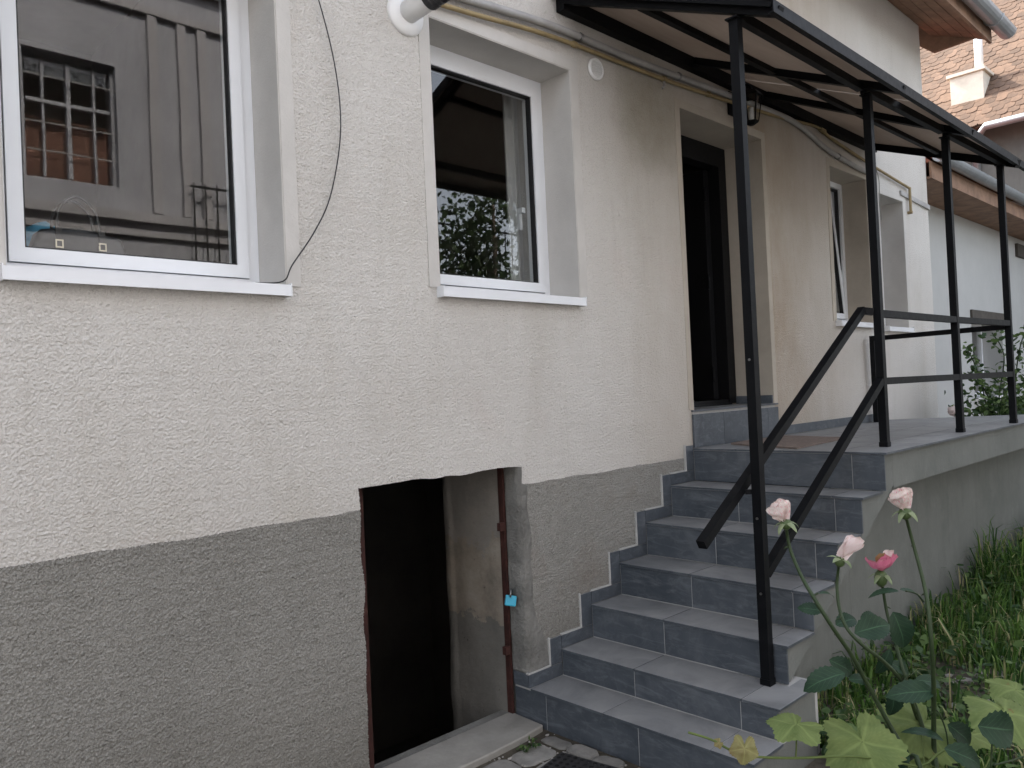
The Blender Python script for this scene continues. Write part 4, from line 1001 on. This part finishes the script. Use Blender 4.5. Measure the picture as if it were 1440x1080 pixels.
for i in range(20000):
    x = 3.25 + 6.5 * rng.random() ** 1.5; y = -.93 - 2.75 * rng.random()
    if x < 3.33 and y > -1.23: continue
    if patch(x + 7, y) < -.05 and rng.random() < .8: continue
    z = .012 + .10 * rng.random() ** 1.6 * (1 + 1.2 * max(0, min(1, (x - 5) / 2)))
    nrm = (Vector(rng.normal(size=3)) * .5 + Vector((0, 0, 1))).normalized(); a = nrm.orthogonal().normalized(); a.rotate(Matrix.Rotation(rng.random() * 6.28, 3, nrm)); bb = nrm.cross(a)
    L = .014 + .022 * rng.random() + (.045 * rng.random() if patch(x * 2 + 3, y * 2) > .12 else 0); p = Vector((x, y, z * (1.8 if L > .04 else 1))); k = len(V)
    V += [p, p + a * L * .35 + bb * L * .36, p + a * L * .8 + bb * L * .25, p + a * L - nrm * L * .1, p + a * L * .8 - bb * L * .25, p + a * L * .35 - bb * L * .36]; F.append(tuple(range(k, k + 6))); Tn += [rng.random()] * 6
o = npobj('ground_cover', V, F, 'weed_leaf'); at_ = o.data.attributes.new('tint', 'FLOAT', 'POINT'); at_.data.foreach_set('value', Tn); tag(o, 'low broad leaved weeds between the stones beside the stair', 'weeds', kind='stuff')
# rubble between the weeds
pm = []
for q in range(5):
    b = B(); bmesh.ops.create_icosphere(b, subdivisions=1, radius=1)
    for v in b.verts: v.co = v.co * (1 + .35 * mnoise.noise(v.co * 1.3 + Vector((q * 7, 0, 0))))
    me = bpy.data.meshes.new('rubble_stone'); b.to_mesh(me); b.free(); me.materials.append(MATS['pebble']); pm.append(me)
V, F = [], []
for i in range(420):
    x = 3.35 + 2.6 * rng.random() ** 1.3; y = -1.10 - 1.7 * rng.random()
    me = pm[i % 5]; s_ = .008 + .026 * rng.random() ** 2.2; rz = rng.random() * 6.28; k = len(V)
    M_ = Matrix.Translation((x, y, s_ * .25)) @ Matrix.Rotation(rz, 4, 'Z') @ Matrix.Diagonal((s_ * (1 + rng.random()), s_, s_ * .6, 1))
    V += [tuple(M_ @ v.co) for v in me.vertices]; F += [tuple(i_ + k for i_ in p.vertices) for p in me.polygons]
o = npobj('rubble', V, F, 'pebble'); tag(o, 'scattered pale pebbles and rubble beside the stair', 'gravel', kind='stuff')
V, F = [], []
for i in range(500):
    x = 1.7 + 1.0 * rng.random(); y = -.13 - .9 * rng.random()
    me = pm[i % 5]; s_ = .003 + .006 * rng.random() ** 2; k = len(V)
    M_ = Matrix.Translation((x, y, .003)) @ Matrix.Rotation(rng.random() * 6.28, 4, 'Z') @ Matrix.Diagonal((s_ * (1 + rng.random()), s_, s_ * .7, 1))
    V += [tuple(M_ @ v.co) for v in me.vertices]; F += [tuple(i_ + k for i_ in p.vertices) for p in me.polygons]
o = npobj('grit', V, F, 'pebble'); tag(o, 'fine grit in the joints between the cobbles', 'gravel', kind='stuff')
crown('w', (2.50, -.19, .02), (.05, .03, .02), 60, .022, 'weed_leaf', None); o = bpy.data.objects['w']; o.name = 'weed'; tag(o, 'tiny green weed sprouting between slab and cobbles', 'weed')

# shrub at the far end of the landing
sh = thing('rose_shrub', 'green leafy shrub with loose twigs growing behind the end of the landing', 'shrub', (8.78, -.80, 0))
def sp_(px, py, d): return at(px, py, d)
b = B(); tw = []
for pts in ([(1400, 640), (1385, 560), (1372, 515), (1358, 488)], [(1405, 640), (1405, 560), (1412, 500), (1395, 468)], [(1410, 640), (1425, 560), (1432, 500), (1440, 470)], [(1395, 640), (1370, 585), (1350, 578)], [(1415, 640), (1440, 560), (1455, 510)], [(1400, 640), (1395, 575), (1380, 540), (1366, 525)]):
    P_ = spline([(8.78, -.80, 0)] + [sp_(x, y, 7.5 + .1 * (i % 2)) for i, (x, y) in enumerate(pts)], 5); tube(b, P_, .006, 5); tw.append(P_)
obj('twigs', b, 'rose_stem', sh, True)
V, F, Tn = [], [], []
def addleaf(p, L, tnt, nb_=.8):
    nrm = (Vector(rng.normal(size=3)) + Vector((0, -.3, nb_))).normalized(); a = nrm.orthogonal().normalized(); a.rotate(Matrix.Rotation(rng.random() * 6.28, 3, nrm)); bb = nrm.cross(a); k = len(V)
    V.extend([p, p + a * L * .35 + bb * L * .28, p + a * L * .75 + bb * L * .2, p + a * L - nrm * L * .15, p + a * L * .75 - bb * L * .2, p + a * L * .35 - bb * L * .28]); F.append(tuple(range(k, k + 6))); Tn.extend([tnt] * 6)
for P_ in tw:
    for p in P_[6:]:
        for q in range(5): addleaf(p + Vector(rng.normal(size=3)) * .035, .05 + .03 * rng.random(), rng.random())
for i in range(900):
    c = at(1412 + rng.normal() * 26, 588 + rng.normal() * 22 - abs(rng.normal()) * 10, 7.55 + rng.normal() * .16); addleaf(c, .045 + .035 * rng.random(), rng.random())
o = npobj('crown', V, F, 'weed_leaf', sh); at_ = o.data.attributes.new('tint', 'FLOAT', 'POINT'); at_.data.foreach_set('value', Tn)
b = B(); bmesh.ops.create_icosphere(b, subdivisions=3, radius=.05, matrix=Matrix.Translation(at(1341, 578, 7.5)))
for v in b.verts: v.co += Vector((1, 1, 1)) * (.02 * mnoise.noise(v.co * 40))
obj('flower', b, 'petal_pale', sh)

# ---- near rose bush
def leaf_mesh(base, tip, width, hint, curl=.12, fold=.25, serr=.07, nseg=17, side=1.0, droop=0):
    base, tip = Vector(base), Vector(tip); d = tip - base; L = d.length; d.normalize(); n = Vector(hint); n = (n - d * n.dot(d)).normalized(); s_ = d.cross(n)
    V, F, UV = [], [], []
    cols = (-1, -.55, 0, .55, 1)
    for i in range(nseg + 1):
        t = i / nseg; w_ = width * .5 * (math.sin(math.pi * min(1, t ** .82)) ** .72 if 0 < t < 1 else .02)
        for c in cols:
            sr = 1 + (serr * (1 if i % 2 else -1) if abs(c) == 1 else 0)
            p = base + d * (L * t) + s_ * (c * w_ * sr) + n * (-curl * L * (2 * t - 1) ** 2 + curl * L * .5 + fold * abs(c) * w_ + .05 * w_ * math.sin(t * 13 + c * 5)) 
            V.append(p); UV.append((c * .5 + .5, t))
    m = len(cols)
    for i in range(nseg):
        for c in range(m - 1): F.append((i * m + c, i * m + c + 1, (i + 1) * m + c + 1, (i + 1) * m + c))
    return V, F, UV
def leafobj(parent, base, tip, width, hint, mat='rose_leaf', name='leaf', **kw):
    V, F, UV = leaf_mesh(base, tip, width, hint, **kw); o = npobj(name, V, F, mat, parent, True)
    uv = o.data.uv_layers.new(name='UVMap')
    for l in o.data.loops: uv.data[l.index].uv = UV[l.vertex_index]
    return o
RD = 1.40
rb = thing('rose_bush', 'leggy rose bush with four withering pink and white blooms beside the stair', 'rose bush', (at(1330, 1100, 1.42).x, at(1330, 1100, 1.42).y, 0))
root = Vector(rb.location)
z8 = lambda x, y: (1040 + x * .3887, 660 + y * .3887)
stems = {
 'a': ([(1105, 737), (1106, 745), (1112, 775), (1128, 812), (1146, 843), (1172, 884), (1198, 922), (1222, 966), (1250, 1018), (1275, 1062), (1300, 1120)], 1.38, .0042),
 'b': ([(1181, 790), (1179, 800), (1177, 825), (1181, 858), (1192, 885), (1214, 908), (1240, 928), (1268, 958), (1290, 1000), (1306, 1060), (1318, 1130)], 1.44, .0040),
 'c': ([(1239, 813), (1242, 830), (1247, 860), (1257, 895), (1266, 930), (1276, 965), (1290, 1010), (1306, 1050), (1320, 1120)], 1.50, .0042),
 'd': ([(1273, 722), (1277, 738), (1287, 775), (1299, 820), (1306, 860), (1310, 910), (1313, 960), (1313, 1010), (1314, 1060), (1322, 1130)], 1.40, .0044)}
for k, (pts, dep, r_) in stems.items():
    P_ = spline([at(x, y, dep + .04 * math.sin(i)) for i, (x, y) in enumerate(pts)] + [root + Vector((random.uniform(-.04, .04), random.uniform(-.04, .04), .25)), root], 5)
    b = B(); tube(b, P_, [r_ * (.62 + .6 * i / len(P_)) for i in range(len(P_))], 8); st_ = obj('stem', b, 'rose_stem', rb, True)
    for q in (9, 17, 26, 34):
        if q < len(P_) - 8:
            b = B(); sd = Vector((random.uniform(-1, 1), random.uniform(-1, 1), -.2)).normalized(); tube(b, [P_[q], P_[q] + sd * .006, P_[q] + sd * .011 - Vector((0, 0, .002))], [.0028, .0015, .0003], 5); obj('thorn', b, 'rose_stem', st_)
LV = Vector(-CD)                                        # towards the viewer
UPV = Vector((0, 0, 1))
def RLf(b0, t0, w_, dep, up=.6, left=0, mat='rose_leaf', dd=.02, **kw):
    p, q = at(*z8(*b0), dep), at(*z8(*t0), dep + dd); leafobj(rb, p, q, w_ * .3887 * dep / 1096, UPV * up + LV * (1 - up) + CR * left, mat, **kw)
for a in [((300, 512), (208, 500), 46, 1.36, .35), ((420, 590), (548, 560), 92, 1.42, .4), ((560, 520), (598, 650), 92, 1.48, .1), ((378, 735), (228, 800), 86, 1.36, .55),
          ((330, 690), (414, 742), 66, 1.40, .35), ((398, 758), (470, 770), 44, 1.40, .5), ((705, 800), (528, 820), 84, 1.40, .45), ((560, 790), (545, 896), 66, 1.44, .15),
          ((545, 655), (494, 742), 50, 1.46, .2), ((575, 436), (462, 462), 32, 1.46, .7), ((585, 430), (668, 480), 32, 1.44, .7), ((545, 700), (618, 745), 48, 1.46, .4),
          ((640, 760), (735, 785), 50, 1.50, .5), ((605, 1010), (530, 1060), 90, 1.36, .35), ((870, 930), (1000, 945), 130, 1.30, .2), ((750, 1010), (880, 1075), 84, 1.32, .4),
          ((740, 975), (585, 945), 46, 1.42, .75), ((760, 925), (840, 1000), 80, 1.44, .35), ((450, 1050), (560, 1090), 80, 1.36, .5), ((290, 445), (345, 462), 18, 1.38, .7), ((350, 560), (425, 540), 60, 1.5, .5), ((440, 540), (500, 530), 40, 1.5, .5)]:
    RLf(*a)
# petioles
for pts, dep in (([(470, 760), (440, 740), (405, 690), (410, 620)], 1.40), ([(668, 480), (640, 450), (600, 440)], 1.44), ([(690, 860), (720, 880), (745, 940), (755, 1000)], 1.42), ([(910, 1080), (912, 1020), (915, 960)], 1.32), ([(920, 1070), (980, 1055), (1040, 1035)], 1.32), ([(560, 790), (590, 770), (610, 740)], 1.45), ([(260, 460), (285, 448)], 1.38)):
    b = B(); tube(b, spline([at(*z8(x, y), dep) for x, y in pts], 5), .0016, 6); obj('petiole', b, 'rose_stem', rb, True)
# blooms
def petal_mesh(parent, M, w_, h_, cup, mat, name='petal', ruff=.30, seed=0):
    V, F, UV = [], [], []; nu, nv = 8, 8
    for j in range(nv + 1):
        v = j / nv
        for i in range(nu + 1):
            u = i / nu * 2 - 1; ww = w_ * .5 * (.30 + .70 * math.sin(v * 1.75)) * (1 if v < .85 else 1 - .9 * (v - .85))
            x = u * ww; y = cup * (u * u * .8 - .5 * math.sin(v * 2.2)) * w_ + ruff * w_ * mnoise.noise(Vector((u * 2 + seed, v * 3, seed))) * v; z = h_ * v * (1 - .16 * u * u * v) + ruff * .5 * h_ * mnoise.noise(Vector((u * 2.5, seed, 3))) * v
            V.append(M @ Vector((x, y, z))); UV.append((u * .5 + .5 + seed, v))
    for j in range(nv):
        for i in range(nu): a = j * (nu + 1) + i; F.append((a, a + 1, a + nu + 2, a + nu + 1))
    o = npobj(name, V, F, mat, parent, True); uv = o.data.uv_layers.new(name='UVMap')
    for l in o.data.loops: uv.data[l.index].uv = UV[l.vertex_index]
    return o
def bloom(px, py, dep, axis, hip_r, petals, sepals, label, hip_l=.022, smat='sepal'):
    """axis: direction of the bloom; petals: (spin, lean, width, height, cup, mat)"""
    p = at(px, py, dep); ax = (CR * axis[0] + CU * axis[1] + LV * axis[2]).normalized()
    b = B(); M_ = frame_of(ax, p); lathe(b, [(hip_r * .35, -hip_l * .55), (hip_r * .85, -hip_l * .3), (hip_r, 0), (hip_r * .85, hip_l * .35), (hip_r * .5, hip_l * .5)], M_, 12)
    fl = obj('flower', b, 'rose_hip', rb, True); fl['label'] = label
    # frame whose x is to the viewer's right
    xr = (CR - ax * CR.dot(ax)).normalized(); yr = ax.cross(xr)
    F0 = Matrix(((xr.x, yr.x, ax.x, p.x), (xr.y, yr.y, ax.y, p.y), (xr.z, yr.z, ax.z, p.z), (0, 0, 0, 1)))
    for i, (spin, lean, side, w_, h_, cup, mat) in enumerate(petals):
        M_ = F0 @ Matrix.Translation((0, 0, hip_l * .45)) @ Matrix.Rotation(R(side), 4, 'Y') @ Matrix.Rotation(R(spin), 4, 'Z') @ Matrix.Rotation(R(lean), 4, 'X')
        petal_mesh(fl, M_, w_, h_, cup, mat, seed=i * 1.7 + px * .01)
    for i, (spin, lean, L) in enumerate(sepals):
        M_ = F0 @ Matrix.Translation((0, 0, hip_l * .38)) @ Matrix.Rotation(R(spin), 4, 'Z') @ Matrix.Rotation(R(lean), 4, 'X')
        leafobj(fl, M_ @ Vector((0, 0, 0)), M_ @ Vector((0, 0, L)), .010, M_.to_3x3() @ Vector((0, -1, 0)), smat, 'sepal', curl=-.22, serr=.02, nseg=6)
S5 = [(20, 115, .032), (95, 125, .030), (165, 110, .034), (240, 122, .030), (310, 118, .032)]
bloom(1105, 737, 1.38, (-.22, 1, .15), .0105, [(0, 12, -18, .044, .040, .30, 'petal_white'), (40, -8, -22, .036, .036, .25, 'petal_white'), (180, 10, -12, .040, .036, .3, 'petal_white'), (120, 12, -20, .03, .03, .3, 'petal_white')], S5, 'papery white bloom streaked with crimson', .018)
bloom(1181, 790, 1.44, (.25, 1, .2), .0095, [(0, 6, 22, .036, .052, .45, 'petal_pale'), (30, -6, 12, .028, .044, .4, 'petal_pale'), (190, 4, 16, .030, .046, .4, 'petal_pale')], [(20, 95, .03), (95, 105, .026), (165, 92, .032), (240, 102, .026), (310, 95, .03)], 'half shed pale pink bloom', .018)
bloom(1239, 813, 1.50, (-.02, 1, .1), .0125, [(0, 8, 0, .026, .040, .3, 'dry_sepal'), (60, 10, 30, .022, .036, .3, 'dry_sepal'), (-30, 38, -12, .046, .046, .3, 'petal_pink'), (30, 25, 8, .036, .046, .4, 'petal_pink'), (10, 10, 16, .022, .05, .4, 'petal_pale')], S5, 'deep pink bloom with browned stamens', .030)
bloom(1273, 722, 1.40, (-.12, 1, .15), .0115, [(0, 10, -14, .046, .040, .22, 'petal_white'), (60, 8, -2, .036, .034, .3, 'petal_white'), (180, 10, -10, .044, .038, .25, 'petal_white'), (-50, 12, -28, .034, .034, .25, 'petal_white')], S5, 'open white bloom veined with crimson', .020)

# ---- grapevine runner with large pale leaves
vn = thing('grapevine', 'grapevine runner with large yellow green lobed leaves below the roses', 'vine', (at(1420, 1090, 1.36).x, at(1420, 1090, 1.36).y, 0))
def vine_leaf(cpx, wpx, hpx, dep, nrm, rot, mat, seed, cup=.12):
    c = at(*z8(*cpx), dep); n = (CR * nrm[0] + UPV * nrm[1] + LV * nrm[2]).normalized(); a = n.cross(Vector((0, 0, 1)) if abs(n.z) < .95 else CD).normalized(); a.rotate(Matrix.Rotation(R(rot), 3, n)); b_ = n.cross(a)
    size = wpx * .3887 * dep / 1096 * .5
    V, F, VN = [], [], [1.0]; NR, NA = 9, 140
    V.append(c)
    for j in range(1, NR + 1):
        rr = j / NR
        for k in range(NA):
            th = 2 * math.pi * k / NA
            lobe = .80 + .085 * math.cos(5 * th) + .06 * math.cos(th) + .05 * mnoise.noise(Vector((math.cos(th) * 2, math.sin(th) * 2, seed)))
            sinus = 1 - .62 * math.exp(-((th - math.pi) / .22) ** 2)
            tooth = 1 + (.05 * (((k * 9 / NA * 4) % 1) - .5) * 2 * (1 - .3 * mnoise.noise(Vector((k * .3, seed, 0)))) if j == NR else 0)
            r = size * rr * lobe * (sinus if j > 1 else 1) * tooth * 1.1
            ph = (th + math.pi / 5) % (2 * math.pi / 5) - math.pi / 5; q5 = ((th % (2 * math.pi / 5)) / (2 * math.pi / 5))
            main = math.exp(-(ph * rr / .035) ** 2); side = math.exp(-((((rr - abs(ph) * .9) * 5) % 1 - .5) / .12) ** 2) * .45 * (1 if abs(ph) > .05 else 0)
            VN.append(min(1, main + side))
            bend = -cup * size * (rr ** 2) + .07 * size * rr * math.cos(5 * th + 3.14) + .10 * size * mnoise.noise(Vector((math.cos(th) * rr * 2, math.sin(th) * rr * 2, seed * 3)))
            V.append(c + a * (r * math.cos(th)) + b_ * (r * math.sin(th)) + n * bend)
    for k in range(NA): F.append((0, 1 + k, 1 + (k + 1) % NA))
    for j in range(NR - 1):
        for k in range(NA):
            p = 1 + j * NA; F.append((p + k, p + NA + k, p + NA + (k + 1) % NA, p + (k + 1) % NA))
    o = npobj('leaf', V, F, mat, vn, True); q_ = o.data.attributes.new('vein', 'FLOAT', 'POINT'); q_.data.foreach_set('value', VN); return o
for i, a in enumerate([((205, 922), 215, 0, 1.30, (0, 1, .16), 40, 'vine_leaf'), ((445, 985), 310, 0, 1.34, (-.1, 1, .75), 100, 'vine_leaf'), ((660, 925), 300, 0, 1.48, (.1, 1, .6), 30, 'vine_leaf'),
                       ((640, 1010), 200, 0, 1.46, (.1, 1, .5), 60, 'vine_leaf'), ((960, 880), 300, 0, 1.40, (.1, 1, .35), 75, 'vine_leaf'), ((1000, 795), 200, 0, 1.50, (.1, 1, .25), 20, 'vine_leaf'), ((18, 1010), 110, 0, 1.24, (0, .35, 1), 80, 'vine_leaf_dry'), ((-75, 990), 40, 0, 1.24, (.3, .6, 1), 20, 'vine_leaf_dry'), ((840, 960), 150, 0, 1.55, (.1, 1, .3), 60, 'vine_leaf')]):
    vine_leaf(*a, seed=i * 2.3 + 1)
b = B(); tube(b, spline([at(968, 1030, 1.24), at(1000, 1040, 1.24), at(1030, 1056, 1.25), at(1062, 1064, 1.26), at(1120, 1066, 1.28), at(1206, 1064, 1.31), at(1290, 1078, 1.36), at(1360, 1095, 1.38), Vector(vn.location) + Vector((0, 0, .3)), Vector(vn.location)], 5), .0021, 6); obj('runner', b, 'vine_leaf', vn, True)
for p, q, d0, d1 in (((1180, 1064), (1213, 1043), 1.31, 1.34), ((1119, 1066), (1120, 1018), 1.28, 1.30), ((1300, 1080), (1296, 1020), 1.36, 1.48), ((1400, 1085), (1413, 1002), 1.38, 1.40), ((1330, 1085), (1289, 1053), 1.37, 1.46), ((1380, 1090), (1429, 969), 1.38, 1.50), ((1350, 1090), (1366, 1033), 1.38, 1.55)):
    b = B(); tube(b, spline([at(*p, d0), (at(*p, d0) + at(*q, d1)) / 2 + Vector((0, 0, -.01)), at(*q, d1)], 4), .0014, 5); obj('petiole', b, 'vine_leaf', vn, True)
